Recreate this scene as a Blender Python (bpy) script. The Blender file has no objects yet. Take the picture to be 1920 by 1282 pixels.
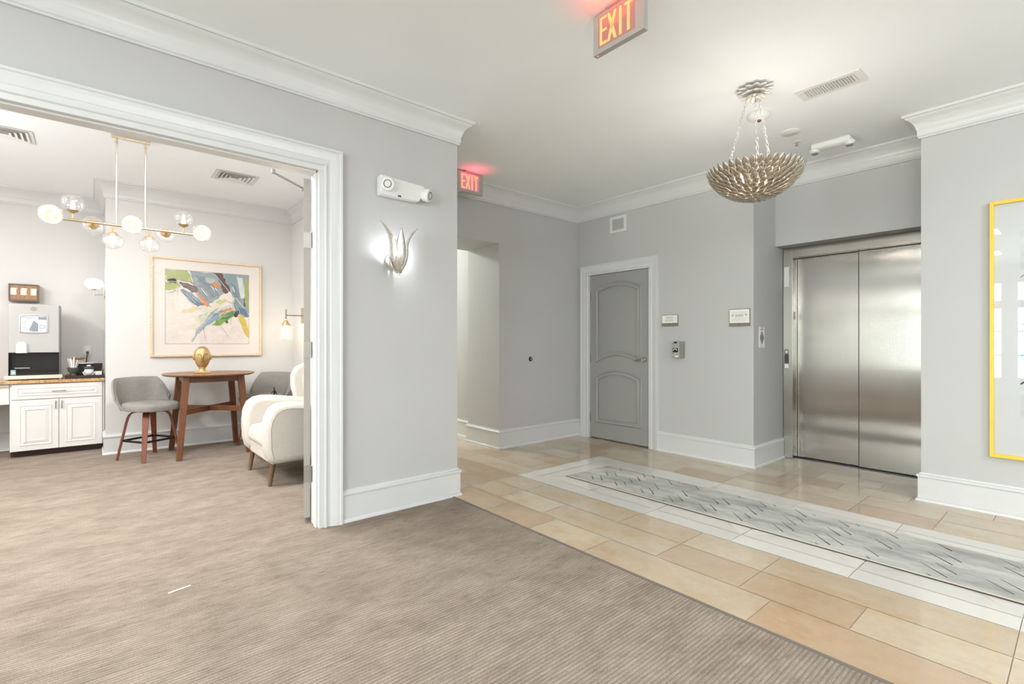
import bpy, bmesh, math, random
from mathutils import Vector, Matrix
PI = math.pi
random.seed(7)
S = bpy.context.scene
C = S.collection

# ------------------------------------------------------------------ materials
def lin(h):
    if isinstance(h, (tuple, list)):
        return tuple(h[:3]) + (1.0,)
    h = h.lstrip('#')
    out = []
    for i in (0, 2, 4):
        v = int(h[i:i+2], 16) / 255
        out.append(v / 12.92 if v <= 0.04045 else ((v + 0.055) / 1.055) ** 2.4)
    return tuple(out) + (1.0,)

class NT:
    def __init__(s, name):
        s.m = bpy.data.materials.new(name); s.m.use_nodes = True
        s.t = s.m.node_tree; s.b = s.t.nodes['Principled BSDF']; s.o = s.t.nodes['Material Output']
    def n(s, kind, **kw):
        nd = s.t.nodes.new(kind)
        for k, v in kw.items(): setattr(nd, k, v)
        return nd
    def l(s, a, b): s.t.links.new(a, b)
    def obj(s, scale=(1, 1, 1), rot=(0, 0, 0), kind='Object'):
        tc = s.n('ShaderNodeTexCoord'); mp = s.n('ShaderNodeMapping')
        mp.inputs['Scale'].default_value = scale; mp.inputs['Rotation'].default_value = rot
        s.l(tc.outputs[kind], mp.inputs['Vector']); return mp.outputs['Vector']
    def noise(s, vec, scale, detail=3, rough=0.5):
        nd = s.n('ShaderNodeTexNoise'); nd.inputs['Scale'].default_value = scale
        nd.inputs['Detail'].default_value = detail; nd.inputs['Roughness'].default_value = rough
        s.l(vec, nd.inputs['Vector']); return nd.outputs['Fac']
    def ramp(s, fac, stops):
        nd = s.n('ShaderNodeValToRGB'); e = nd.color_ramp.elements
        while len(e) > 1: e.remove(e[-1])
        e[0].position = stops[0][0]; e[0].color = lin(stops[0][1])
        for p, c in stops[1:]:
            x = e.new(p); x.color = lin(c)
        s.l(fac, nd.inputs['Fac']); return nd.outputs['Color']
    def bump(s, h, strength=0.2, dist=0.01):
        nd = s.n('ShaderNodeBump'); nd.inputs['Strength'].default_value = strength; nd.inputs['Distance'].default_value = dist
        s.l(h, nd.inputs['Height']); s.l(nd.outputs['Normal'], s.b.inputs['Normal'])
    def mix(s, fac, a, b, blend='MIX'):
        nd = s.n('ShaderNodeMix', data_type='RGBA', blend_type=blend)
        for sock, v in ((nd.inputs[0], fac), (nd.inputs[6], a), (nd.inputs[7], b)):
            if isinstance(v, (int, float)): sock.default_value = v
            elif isinstance(v, (tuple, str)): sock.default_value = lin(v)
            else: s.l(v, sock)
        return nd.outputs[2]

def mat(name, color, rough=0.5, metal=0.0, spec=0.5, vary=0.04, nscale=6.0, bump=0.0, bscale=60.0, emit=None, estr=0.0):
    k = NT(name)
    k.b.inputs['Roughness'].default_value = rough; k.b.inputs['Metallic'].default_value = metal
    k.b.inputs['Specular IOR Level'].default_value = spec
    c = lin(color)
    v = k.obj()
    f = k.noise(v, nscale)
    lo = tuple(x * (1 - vary) for x in c[:3]); hi = tuple(min(1, x * (1 + vary)) for x in c[:3])
    k.l(k.ramp(f, [(0.3, lo), (0.7, hi)]), k.b.inputs['Base Color'])
    if bump: k.bump(k.noise(v, bscale), bump, 0.004)
    if emit is not None:
        k.b.inputs['Emission Color'].default_value = lin(emit); k.b.inputs['Emission Strength'].default_value = estr
    return k.m

def m_attr(name, rough=0.5, spec=0.5, mott=0.12, nscale=8.0, stretch=(1, 1, 1), bump=0.0):
    k = NT(name)
    at = k.n('ShaderNodeAttribute'); at.attribute_name = 'Col'
    v = k.obj(stretch)
    f = k.noise(v, nscale, 6, 0.6)
    d = k.ramp(f, [(0.25, (1 - mott,) * 3), (0.75, (1 + mott,) * 3)])
    k.l(k.mix(1.0, at.outputs['Color'], d, 'MULTIPLY'), k.b.inputs['Base Color'])
    k.b.inputs['Roughness'].default_value = rough; k.b.inputs['Specular IOR Level'].default_value = spec
    if bump: k.bump(f, bump, 0.003)
    return k.m

def m_wood(name, c1, c2, rough=0.4, scale=(3, 3, 30), ns=3.0):
    k = NT(name); v = k.obj(scale)
    f = k.noise(v, ns, 5, 0.6)
    k.l(k.ramp(f, [(0.3, c1), (0.7, c2)]), k.b.inputs['Base Color'])
    k.b.inputs['Roughness'].default_value = rough; k.bump(f, 0.08, 0.002)
    return k.m

def m_glass(name, tint=(1, 1, 1), gloss=0.10, rough=0.02, emit=0.0, edge=0.5):
    k = NT(name); t = k.t
    tr = k.n('ShaderNodeBsdfTransparent'); tr.inputs['Color'].default_value = tuple(tint) + (1,)
    gl = k.n('ShaderNodeBsdfGlossy'); gl.inputs['Roughness'].default_value = rough
    lw = k.n('ShaderNodeLayerWeight'); lw.inputs['Blend'].default_value = 0.35
    ma = k.n('ShaderNodeMath', operation='MULTIPLY_ADD'); ma.inputs[1].default_value = edge; ma.inputs[2].default_value = gloss
    k.l(lw.outputs['Facing'], ma.inputs[0])
    # facing gives 0 when square on and 1 at the rim
    mx = k.n('ShaderNodeMixShader'); k.l(ma.outputs[0], mx.inputs['Fac']); k.l(tr.outputs[0], mx.inputs[1]); k.l(gl.outputs[0], mx.inputs[2])
    last = mx.outputs[0]
    if emit:
        em = k.n('ShaderNodeEmission'); em.inputs['Strength'].default_value = emit
        ad = k.n('ShaderNodeAddShader'); k.l(last, ad.inputs[0]); k.l(em.outputs[0], ad.inputs[1]); last = ad.outputs[0]
    k.l(last, k.o.inputs['Surface'])
    return k.m

def m_emit(name, color, strength):
    return mat(name, color, 0.5, emit=color, estr=strength)

def m_carpet():
    k = NT('carpet_loop')
    g = k.obj(kind='Object')
    sp = k.n('ShaderNodeSeparateXYZ'); k.l(g, sp.inputs[0])
    def stretched(sx, sy, detail=3):
        mp = k.n('ShaderNodeMapping'); mp.inputs['Scale'].default_value = (sx, sy, 1); k.l(g, mp.inputs['Vector'])
        return k.noise(mp.outputs[0], 1.0, detail, 0.6)
    def math(op, a, b=None, c=None):
        nd = k.n('ShaderNodeMath', operation=op)
        for q, v in enumerate((a, b, c)):
            if v is None: continue
            if isinstance(v, (int, float)): nd.inputs[q].default_value = v
            else: k.l(v, nd.inputs[q])
        return nd.outputs[0]
    rib = math('SINE', math('MULTIPLY', sp.outputs[1], 2 * PI / 0.018))     # loop rows 18 mm apart
    rib = math('MULTIPLY_ADD', rib, .5, .5)
    dash = stretched(14.0, 55.0); row = stretched(7.0, 55.0, 3); block = stretched(3.5, 6.0, 4)
    amt = math('MULTIPLY', math('SUBTRACT', dash, .30), 1.4)
    hgt = math('MULTIPLY', rib, amt)
    tone = math('ADD', math('MULTIPLY', row, .38), math('MULTIPLY', block, .62))
    base = k.ramp(tone, [(0.34, '#837769'), (0.46, '#8e8276'), (0.55, '#968a7d'), (0.68, '#a19589')])
    shade = k.ramp(hgt, [(0.0, (0.68, .665, .65)), (0.10, (.88, .875, .87)), (0.30, (1.0,) * 3), (0.6, (1.12, 1.11, 1.10))])
    spk = k.ramp(k.noise(g, 160.0, 2), [(0.3, (0.80,) * 3), (0.7, (1.16,) * 3)])
    r = k.mix(1.0, base, shade, 'MULTIPLY'); r = k.mix(1.0, r, spk, 'MULTIPLY')
    k.l(r, k.b.inputs['Base Color']); k.b.inputs['Roughness'].default_value = 0.95; k.b.inputs['Specular IOR Level'].default_value = 0.1
    k.bump(hgt, 0.35, 0.005)
    return k.m

def m_stone(name, mott=0.07):
    k = NT(name)
    at = k.n('ShaderNodeAttribute'); at.attribute_name = 'Col'
    g = k.obj()
    a = k.noise(g, 3.0, 6, .65); b = k.noise(k.obj((2.2, 1, 1)), 1.7, 5, .7); c = k.noise(g, 26, 4, .7)
    d = k.ramp(a, [(0.25, (1 - mott, 1 - mott * 1.1, 1 - mott * 1.25)), (0.75, (1 + mott, 1 + mott, 1 + mott * .9))])
    e = k.ramp(b, [(0.30, (1.07, 1.09, 1.13)), (0.45, (1, 1, 1)), (0.55, (1.0, .96, .90)), (0.63, (.95, .86, .75)), (0.70, (1.03, 1.0, .97))])
    f = k.ramp(c, [(0.3, (.965,) * 3), (0.7, (1.03,) * 3)])
    r = k.mix(1.0, at.outputs['Color'], d, 'MULTIPLY'); r = k.mix(1.0, r, e, 'MULTIPLY'); r = k.mix(1.0, r, f, 'MULTIPLY')
    k.l(r, k.b.inputs['Base Color']); k.b.inputs['Roughness'].default_value = .09; k.b.inputs['Specular IOR Level'].default_value = .75
    return k.m

def m_steel(name, base='#a8a39c', rough=0.34, aniso=0.95, tang=(0, 0, 1), wav=0.15):
    k = NT(name)
    k.b.inputs['Metallic'].default_value = 1.0; k.b.inputs['Roughness'].default_value = rough
    k.b.inputs['Anisotropic'].default_value = aniso
    cv = k.n('ShaderNodeCombineXYZ')
    for i in range(3): cv.inputs[i].default_value = tang[i]
    k.l(cv.outputs[0], k.b.inputs['Tangent'])
    v = k.obj((1, 70, 0.6)); f = k.noise(v, 3.0, 2)
    c = lin(base)
    k.l(k.ramp(f, [(0.3, tuple(x * .93 for x in c[:3])), (0.7, tuple(x * 1.05 for x in c[:3]))]), k.b.inputs['Base Color'])
    if wav:
        w = k.noise(k.obj((1, 1.2, 1.6)), 1.5, 1); b1 = k.n('ShaderNodeBump'); b1.inputs['Strength'].default_value = wav; b1.inputs['Distance'].default_value = .02
        k.l(w, b1.inputs['Height'])
        gr = k.noise(k.obj((1, 420, .25)), 1.0, 1); b2 = k.n('ShaderNodeBump'); b2.inputs['Strength'].default_value = 1.0; b2.inputs['Distance'].default_value = .0009
        k.l(gr, b2.inputs['Height']); k.l(b1.outputs['Normal'], b2.inputs['Normal']); k.l(b2.outputs['Normal'], k.b.inputs['Normal'])
    return k.m

def m_rug():
    k = NT('runner_pile')
    g = k.obj(); h = k.obj((1.6, .55, 1))
    wear = k.ramp(k.noise(h, 3.2, 6, 0.65), [(0.32, '#8d8e89'), (0.45, '#a5a5a0'), (0.56, '#b9b9b3'), (0.7, '#c9c8c1')])
    fine = k.ramp(k.noise(k.obj((3, 1, 1)), 60, 3), [(0.3, (0.93,) * 3), (0.7, (1.05,) * 3)])
    k.l(k.mix(1.0, wear, fine, 'MULTIPLY'), k.b.inputs['Base Color'])
    k.b.inputs['Roughness'].default_value = 0.95; k.b.inputs['Specular IOR Level'].default_value = 0.1
    return k.m

M = {}
M['wall'] = mat('wall_paint_gray', '#bebebd', 0.55, spec=0.3, vary=0.012, nscale=1.5, bump=0.03, bscale=180)
M['wall2'] = mat('wall_paint_lounge', '#d2d1cf', 0.55, spec=0.3, vary=0.012, nscale=1.5, bump=0.03, bscale=180)
M['wallc'] = mat('wall_paint_corridor', '#d3d6d0', 0.55, spec=0.3, vary=0.012, nscale=1.5)
M['ceil'] = mat('ceiling_paint', '#eff3f6', 0.8, spec=0.2, vary=0.01, nscale=1.5)
M['trim'] = mat('trim_gloss_white', '#d3d4d4', 0.28, spec=0.5, vary=0.012)
M['doorgray'] = mat('door_paint_gray', '#9a9a97', 0.38, vary=0.015)
M['doorgray2'] = mat('door_paint_taupe', '#a39d96', 0.4, vary=0.015)
M['carpet'] = m_carpet()
M['grout'] = mat('grout', '#b9ab97', 0.8, vary=0.05)
M['tile'] = m_stone('travertine')
M['marble'] = m_attr('marble', 0.10, 0.7, 0.05, 3.5)
M['rug'] = m_rug()
M['rugedge'] = mat('runner_binding', '#6d655c', 0.9)
M['steel'] = m_steel('brushed_steel', '#a9a5a0', rough=0.17, aniso=1.0, tang=(0, 1, 0), wav=0.06)
M['steelframe'] = m_steel('brushed_steel_frame', '#a9a59e', 0.27, 0.9, (0, 1, 0), 0.0)
M['steelheader'] = m_steel('brushed_steel_header', '#b5b1aa', 0.22, 0.8, (0, 1, 0), 0.0)
M['chrome'] = mat('satin_nickel', '#b9b7b2', 0.25, 1.0)
M['hinge'] = mat('hinge_nickel', '#b3afa8', 0.35, 0.8)
M['champ'] = mat('champagne_silver_leaf', '#b9ae9d', 0.30, 0.9, vary=0.2, nscale=40)
M['silverleaf'] = mat('silver_leaf', '#d6d2cb', 0.36, 0.8, vary=0.15, nscale=60, bump=0.1, bscale=90)
M['canopyleaf'] = mat('pale_silver_leaf', '#e6e3dd', 0.45, 0.12)
M['cup'] = mat('cup_gold', '#a98f66', 0.6, 0.5)
M['gold'] = mat('brushed_gold', '#c9ae82', 0.35, 1.0, vary=0.06)
M['brass'] = mat('pale_brass', '#cfc3ab', 0.25, 1.0, vary=0.05)
M['glodhead'] = mat('gold_leaf', '#b99c6c', 0.42, 0.7, vary=0.1, nscale=14)
M['dgold'] = mat('dark_gold_line', '#5e431b', 0.6)  # darker gold for the brow, nose and mouth lines
M['walnut'] = m_wood('walnut_top', '#75502f', '#9c6f47', 0.35, (3, 30, 3))
M['walnutleg'] = m_wood('walnut_leg', '#57351f', '#764729', 0.38, (25, 25, 3))
M['bentwood'] = m_wood('bent_plywood', '#5f2e18', '#824323', 0.35, (25, 25, 3))
M['chairleg'] = m_wood('oak_dark_leg', '#5c4430', '#7a5c40', 0.45, (25, 25, 3))
M['grayfab'] = mat('gray_upholstery', '#88847f', 0.9, spec=0.2, vary=0.06, nscale=25, bump=0.25, bscale=260)
M['whitefab'] = mat('white_boucle', '#c8c2ba', 0.95, spec=0.15, vary=0.03, nscale=40, bump=0.5, bscale=180)
M['blackmetal'] = mat('black_steel', '#2a2624', 0.4, 0.6)
M['black'] = mat('black_plastic', '#1d1b1a', 0.25, vary=0.1)
M['darkbrown'] = mat('dark_brown_tray', '#2c1f19', 0.4)
M['cab'] = mat('cabinet_white', '#d9d7d4', 0.35, vary=0.012)
M['toe'] = mat('toe_kick_dark', '#3a2219', 0.5)
M['plastic'] = mat('white_plastic', '#dededc', 0.4, vary=0.01)
M['offwhite'] = mat('off_white_paper', '#efece6', 0.7, vary=0.015)
M['matboard'] = mat('mat_board', '#ece4dd', 0.8, vary=0.01)
M['machine'] = mat('silver_plastic', '#b4b3b0', 0.35, 0.2, vary=0.015)
M['lightgray'] = mat('light_gray_tray', '#cfc8be', 0.5, vary=0.03)
M['dark'] = mat('dark_gray', '#4b4a49', 0.5)
M['midgray'] = mat('mid_gray', '#8b8b88', 0.45)
M['signgray'] = mat('sign_frame_gray', '#7c7b78', 0.45)
M['yellow'] = mat('yellow_lacquer', '#e9c443', 0.4, vary=0.03)
M['exitcase'] = mat('exit_brushed_aluminum', '#b3b0ac', 0.4, 0.3, vary=0.03)
M['exithalo'] = mat('exit_letter_halo', '#ad7f7b', 0.4, emit='#c8564e', estr=0.16)
M['exithalo2'] = mat('exit_letter_halo_pale', '#c9a3b8', 0.4, emit='#d080a8', estr=0.22)
M['exitletter'] = mat('exit_letter_glow', '#ffa56c', 0.5, emit='#ff9a58', estr=1.0)
M['led'] = m_emit('red_led', '#ff5060', 3.0)
M['bulb'] = m_emit('bulb_glow', '#fff4e2', 16.0)
M['bulbs'] = m_emit('bulb_glow_sconce', '#f4f8ff', 190.0)
M['bulbp'] = m_emit('bulb_glow_pendant', '#fff6ea', 200.0)
M['bulbw'] = m_emit('bulb_glow_warm', '#ffe3bd', 60.0)
M['globe'] = m_glass('clear_globe_glass', (0.97, 0.97, 0.97), 0.05, 0.02, 0.06, 0.55)
M['seed'] = m_glass('seeded_glass', (0.97, 0.96, 0.94), 0.08, 0.08, 0.10, 0.4)
M['picglass'] = m_glass('picture_glass', (1, 1, 1), 0.04, 0.01, 0, 0.22)
M['winglass'] = m_glass('window_glass', (0.98, 1, 0.98), 0.03, 0.01, 0, 0.4)
M['opal'] = mat('opal_glass_lit', '#ffffff', 0.3, emit='#fff8ee', estr=6.0)
M['screen'] = mat('lit_screen', '#b8c0c6', 0.2, emit='#e8f2fa', estr=0.42)
M['screentext'] = mat('screen_gray', '#7d868c', 0.3, emit='#9aa8b2', estr=0.12)
M['woodbox'] = m_wood('box_wood', '#8d6747', '#ab8460', 0.6, (20, 4, 4))
M['woodboxdark'] = mat('box_wood_edge', '#6d6058', 0.6)
M['art'] = m_attr('watercolor', 0.8, 0.1, 0.10, 14, (1, 1, 1.4))
M['art2'] = m_attr('ink_print', 0.8, 0.1, 0.15, 14)
M['kraft'] = mat('copper_scoop', '#8b6a48', 0.35, 0.5, vary=0.15)
M['dotdark'] = mat('bumper_dark', '#3d3b3a', 0.35, 0.3)

def m_granite():
    k = NT('granite_brown'); v = k.obj()
    a = k.noise(v, 38, 5, 0.7); b = k.noise(k.obj((1, 3, 1)), 7, 4)
    c = k.ramp(a, [(0.36, '#6e4a2a'), (0.48, '#b68a58'), (0.58, '#d1ab78'), (0.7, '#8d6238')])
    k.l(k.mix(0.35, c, k.ramp(b, [(0.35, '#a87a48'), (0.65, '#d9b98c')])), k.b.inputs['Base Color'])
    k.b.inputs['Roughness'].default_value = 0.15
    return k.m
M['granite'] = m_granite()

# ------------------------------------------------------------------ mesh builder
class MB:
    def __init__(s): s.v = []; s.f = []; s.c = []; s.mi = []
    def add(s, vs, fs, col=None, mi=0):
        b = len(s.v); s.v.extend(tuple(p) for p in vs)
        for f in fs:
            s.f.append(tuple(b + i for i in f)); s.c.append(col); s.mi.append(mi)
        return s
    def box(s, a, b, col=None, mi=0):
        x0, y0, z0 = (min(a[i], b[i]) for i in range(3)); x1, y1, z1 = (max(a[i], b[i]) for i in range(3))
        vs = [(x0, y0, z0), (x1, y0, z0), (x1, y1, z0), (x0, y1, z0), (x0, y0, z1), (x1, y0, z1), (x1, y1, z1), (x0, y1, z1)]
        return s.add(vs, [(0, 3, 2, 1), (4, 5, 6, 7), (0, 1, 5, 4), (1, 2, 6, 5), (2, 3, 7, 6), (3, 0, 4, 7)], col, mi)
    def prism(s, pts, d0, d1, plane='xz', col=None, mi=0):
        n = len(pts)
        def P(p, d):
            return {'xz': (p[0], d, p[1]), 'yz': (d, p[0], p[1]), 'xy': (p[0], p[1], d)}[plane]
        vs = [P(p, d0) for p in pts] + [P(p, d1) for p in pts]
        fs = [tuple(range(n)), tuple(range(2 * n - 1, n - 1, -1))] + [(i, n + i, n + (i + 1) % n, (i + 1) % n) for i in range(n)]
        return s.add(vs, fs, col, mi)
    def rings(s, rings, closed=True, cap=True, col=None, mi=0):
        n = len(rings[0]); vs = [p for r in rings for p in r]; fs = []
        for i in range(len(rings) - 1):
            for j in range(n if closed else n - 1):
                k = (j + 1) % n
                fs.append((i * n + j, i * n + k, (i + 1) * n + k, (i + 1) * n + j))
        if cap and closed:
            fs.append(tuple(range(n - 1, -1, -1))); fs.append(tuple((len(rings) - 1) * n + j for j in range(n)))
        return s.add(vs, fs, col, mi)
    def lathe(s, prof, n=24, c=(0, 0, 0), axis='z', cap=True, sx=1, sy=1, mi=0):
        rs = []
        for r, h in prof:
            ring = []
            for i in range(n):
                a = 2 * PI * i / n; x, y = r * math.cos(a) * sx, r * math.sin(a) * sy
                p = {'z': (x, y, h), 'y': (x, h, -y), 'x': (h, x, y)}[axis]
                ring.append((c[0] + p[0], c[1] + p[1], c[2] + p[2]))
            rs.append(ring)
        return s.rings(rs, True, cap, None, mi)
    def ell(s, c, r, n=20, m=12, mi=0):
        prof = [(max(1e-4, math.sin(PI * i / m)), -math.cos(PI * i / m)) for i in range(m + 1)]
        rs = [[(c[0] + q * r[0] * math.cos(2 * PI * j / n), c[1] + q * r[1] * math.sin(2 * PI * j / n), c[2] + h * r[2]) for j in range(n)] for q, h in prof]
        return s.rings(rs, True, True, None, mi)
    def tube(s, pts, r, n=10, closed=False, mi=0):
        pts = [Vector(p) for p in pts]; N = len(pts); rs = []
        rr = r if isinstance(r, (list, tuple)) else [r] * N
        up = None
        for i, p in enumerate(pts):
            if closed: t = pts[(i + 1) % N] - pts[i - 1]
            else: t = pts[min(i + 1, N - 1)] - pts[max(i - 1, 0)]
            t.normalize()
            if up is None:
                up = Vector((0, 0, 1)) if abs(t.z) < 0.9 else Vector((1, 0, 0))
            u = up - t * up.dot(t)
            if u.length < 1e-5: u = t.orthogonal()
            u.normalize(); w = t.cross(u); up = u
            rs.append([tuple(p + (u * math.cos(2 * PI * k / n) + w * math.sin(2 * PI * k / n)) * rr[i]) for k in range(n)])
        if closed:
            rs.append(rs[0]); return s.rings(rs, True, False, None, mi)
        return s.rings(rs, True, True, None, mi)
    def ribbon(s, pts, side, hw, th, mi=0):
        """rectangular section: half width hw along the vector side, thickness th across it"""
        pts = [Vector(p) for p in pts]; N = len(pts); sd = Vector(side).normalized(); rs = []
        for i, p in enumerate(pts):
            t = (pts[min(i + 1, N - 1)] - pts[max(i - 1, 0)]).normalized()
            nn = t.cross(sd).normalized()
            w = hw[i] if isinstance(hw, (list, tuple)) else hw
            rs.append([tuple(p + sd * w + nn * th), tuple(p - sd * w + nn * th), tuple(p - sd * w - nn * th), tuple(p + sd * w - nn * th)])
        return s.rings(rs, True, True, None, mi)
    def sweep(s, path, prof, mapf, closed=False, flip=1):
        """2-D mitred sweep: path points (a,b); prof points (offset to the right of travel, height); mapf(a,b,h)->xyz"""
        P = [Vector(p) for p in path]; N = len(P); rs = []
        for i in range(N):
            d0 = (P[i] - P[i - 1]).normalized() if (i > 0 or closed) else None
            d1 = (P[(i + 1) % N] - P[i]).normalized() if (i < N - 1 or closed) else None
            if d0 is None: d0 = d1
            if d1 is None: d1 = d0
            n0 = Vector((d0.y, -d0.x)) * flip; n1 = Vector((d1.y, -d1.x)) * flip
            m = n0 + n1
            m = m / max(0.15, m.dot(n0)) if m.length > 1e-6 else n0
            rs.append([mapf(P[i].x + m.x * o, P[i].y + m.y * o, h) for o, h in prof])
        if closed:
            rs.append(rs[0]); return s.rings(rs, True, False)
        return s.rings(rs, True, True)
    def build(s, name, m, parent=None, smooth=False, bevel=0, seg=2, ang=35, sub=0):
        me = bpy.data.meshes.new(name)
        bm = bmesh.new()
        vv = [bm.verts.new(p) for p in s.v]
        cl = bm.loops.layers.float_color.new('Col') if any(c is not None for c in s.c) else None
        for f, c, mi in zip(s.f, s.c, s.mi):
            try: bf = bm.faces.new([vv[i] for i in f])
            except ValueError: continue
            bf.material_index = mi
            if cl is not None:
                for lp in bf.loops: lp[cl] = lin(c or (0.5, 0.5, 0.5))
        bmesh.ops.recalc_face_normals(bm, faces=bm.faces)
        if bevel:
            es = [e for e in bm.edges if len(e.link_faces) == 2 and e.calc_face_angle(0) > math.radians(ang)]
            bmesh.ops.bevel(bm, geom=es, offset=bevel, segments=seg, profile=0.5, affect='EDGES', clamp_overlap=True)
        for f in bm.faces: f.smooth = bool(smooth or bevel)
        bm.to_mesh(me); bm.free()
        for x in (m if isinstance(m, (list, tuple)) else [m]): me.materials.append(x)
        o = bpy.data.objects.new(name, me); C.objects.link(o)
        if smooth or bevel:
            me.set_sharp_from_angle(angle=math.radians(40))
        if bevel:
            md = o.modifiers.new('normals', 'WEIGHTED_NORMAL'); md.keep_sharp = True; md.weight = 80
        if parent is not None: o.parent = parent
        if sub:
            md = o.modifiers.new('sub', 'SUBSURF'); md.levels = sub; md.render_levels = sub
        return o

def thing(name, label, cat, loc=(0, 0, 0), rz=0, group=None):
    o = bpy.data.objects.new(name, None); C.objects.link(o)
    o.location = loc; o.rotation_euler = (0, 0, rz); o.empty_display_size = 0.05
    o['label'] = label; o['category'] = cat
    if group: o['group'] = group
    return o
def tag(o, label, cat, group=None, kind=None):
    o['label'] = label
    if cat: o['category'] = cat
    if group: o['group'] = group
    if kind: o['kind'] = kind
    return o
def struct(o, label=None):
    o['kind'] = 'structure'
    if label: o['label'] = label
    return o
def dup(root, loc, rz, label, group=None):
    r = root.copy(); C.objects.link(r); r.location = loc; r.rotation_euler = (0, 0, rz); r['label'] = label
    if group: r['group'] = group
    for ch in list(root.children):
        c = ch.copy(); C.objects.link(c); c.parent = r
        for g in ch.children:
            d = g.copy(); C.objects.link(d); d.parent = c
    return r
def text_shape(txt, size, align='CENTER'):
    cu = bpy.data.curves.new('writing', 'FONT'); cu.body = txt; cu.size = size; cu.align_x = align; cu.align_y = 'CENTER'
    o = bpy.data.objects.new('writing', cu); C.objects.link(o)
    dg = bpy.context.evaluated_depsgraph_get(); dg.update()
    me = bpy.data.meshes.new_from_object(o.evaluated_get(dg))
    vs = [tuple(v.co) for v in me.vertices]; fs = [tuple(p.vertices) for p in me.polygons]
    bpy.data.objects.remove(o); bpy.data.curves.remove(cu); bpy.data.meshes.remove(me)
    return vs, fs
def text_front(mb, txt, size, x, z, y, mi=0, sx=1.0):
    vs, fs = text_shape(txt, size)
    mb.add([(x + v[0] * sx, y, z + v[1]) for v in vs], fs, None, mi)
WALLX = -PI / 2          # frame of things on walls that face -X: local +x runs along -Y, local -y points into the hall

# ------------------------------------------------------------------ main dimensions (metres)
H = 1.245
ZC = 3.05
YL = 3.36; YLB = 3.495          # wall with the wide opening
XE = 2.27; XR2 = 2.08           # its free end, and the lounge's side wall
XD = 5.0                        # door wall and picture wall
YB = 4.5; YB2 = 5.13            # rear wall and its depth
XP = 3.63; XP2 = 3.76
YR = 2.165; YRR = 0.865         # lift recess
XH = 5.527; XF = 5.713          # lift header face, lift frame face
YP = 7.115; YA = 8.13           # lounge picture wall, alcove rear wall
XA = 0.10
XW = -6.0; YS = -4.2
OX0, OX1, OZ = -1.3, 1.15, 2.407
DY0, DY1, DZ = 3.378, 4.289, 2.135
CARP = 2.217

# ------------------------------------------------------------------ shell
mb = MB().box((XW, YS, -0.05), (CARP, YL, 0)).box((-3, YL, -0.05), (XR2 + .1, YA, 0))
struct(mb.build('floor', M['carpet']), 'striated taupe carpet running from the hall into the lounge')

# stone floor: grout bed plus single stones laid course by course
st = MB(); st.box((CARP, YS, -0.05), (XD + 1.1, 10.2, -0.004), None, 0)
beige = ['#bdae99', '#b7a791', '#c1b39e', '#b39f88', '#b9aa95', '#c4b7a3', '#b29c84', '#bdae98']
G = 0.0017
def stone(x0, x1, y0, y1, c, mi=1):
    if x1 - x0 < 0.02 or y1 - y0 < 0.02: return
    st.add([(x0 + G, y0 + G, 0), (x1 - G, y0 + G, 0), (x1 - G, y1 - G, 0), (x0 + G, y1 - G, 0)], [(0, 1, 2, 3)], c, mi)
P = 0.483; Y0 = 0.195
def course(x0, x1, off, ya, yb, merge=0.25):
    k = math.floor((ya - Y0 - off) / P) - 1
    y = Y0 + off + k * P
    while y < yb:
        y2 = y + P * (2 if random.random() < merge else 1)
        a, b = max(y, ya), min(y2, yb)
        if b > a: stone(x0, x1, a, b, random.choice(beige))
        y = y2
B0, B1, BE = 3.05, 4.25, 3.50
for (x0, x1, off) in ((CARP, 2.5, .32), (2.5, 2.775, .0), (2.775, B0, .0)):
    course(x0, x1, off, YS, BE)
for i in range(6):
    x0 = B1 + i * .277
    course(x0, min(x0 + .277, XD + .95), (0, .0, .241, 0, .241, 0)[i], YS, BE, 0.1)
xs = [CARP + .277 * i for i in range(12)]
for i, x in enumerate(xs):
    course(x, x + .277, (.1, .34)[i % 2], BE, 10, 0.15)
white = ['#d0ccc5', '#d5d1ca', '#cac7c1', '#d8d4cd', '#cdc9c2']
y = 0.195 - .636 * 8
while y < BE - .16:
    b = min(y + .636, BE - .16); a = max(y, YS)
    if b > a:
        stone(B0, B0 + .155, a, b, random.choice(white), 2); stone(B1 - .155, B1, a, b, random.choice(white), 2)
    y += .636
for i in range(2): stone(B0 + i * .6, B0 + (i + 1) * .6, BE - .16, BE, random.choice(white), 2)
# pale field with long pointed stones beside the runner
def tri(pts, c): st.add([(p[0], p[1], 0) for p in pts], [tuple(range(len(pts)))], c, 2)
y = 0.83 - .636 * 8
xa, xb = B0 + .155, B1 - .155
while y < BE - .17:
    a, b = max(y, YS), min(y + .634, BE - .163)
    if b - a > .3:
        tri([(xa + G, a + G), (xa + .2, a + .21), (xa + .2, b - .21), (xa + G, b - G)], random.choice(white))
        tri([(xb - G, a + G), (xb - G, b - G), (xb - .2, b - .21), (xb - .2, a + .21)], random.choice(white))
        tri([(xa + G, a + G), (xb - G, a + G), (xb - .203, a + .207), (xa + .203, a + .207)], random.choice(white))
        tri([(xa + .203, b - .207), (xb - .203, b - .207), (xb - G, b - G), (xa + G, b - G)], random.choice(white))
        tri([(xa + .203, a + .207), (xb - .203, a + .207), (xb - .203, b - .207), (xa + .203, b - .207)], random.choice(white))
    y += .636
struct(st.build('floor_stone', [M['grout'], M['tile'], M['marble']]), 'polished beige stone floor with a white stone border around the runner')
o = MB().box((CARP - .012, YS, -.01), (CARP + .006, YL - .03, .004)).build('trim_1', M['rugedge']); struct(o, 'thin dark edge strip between carpet and stone')

o = MB().box((XW, YS, ZC), (XD + 1.1, 10.2, ZC + .1)).build('ceiling', M['ceil']); struct(o, 'smooth white ceiling')

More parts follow.
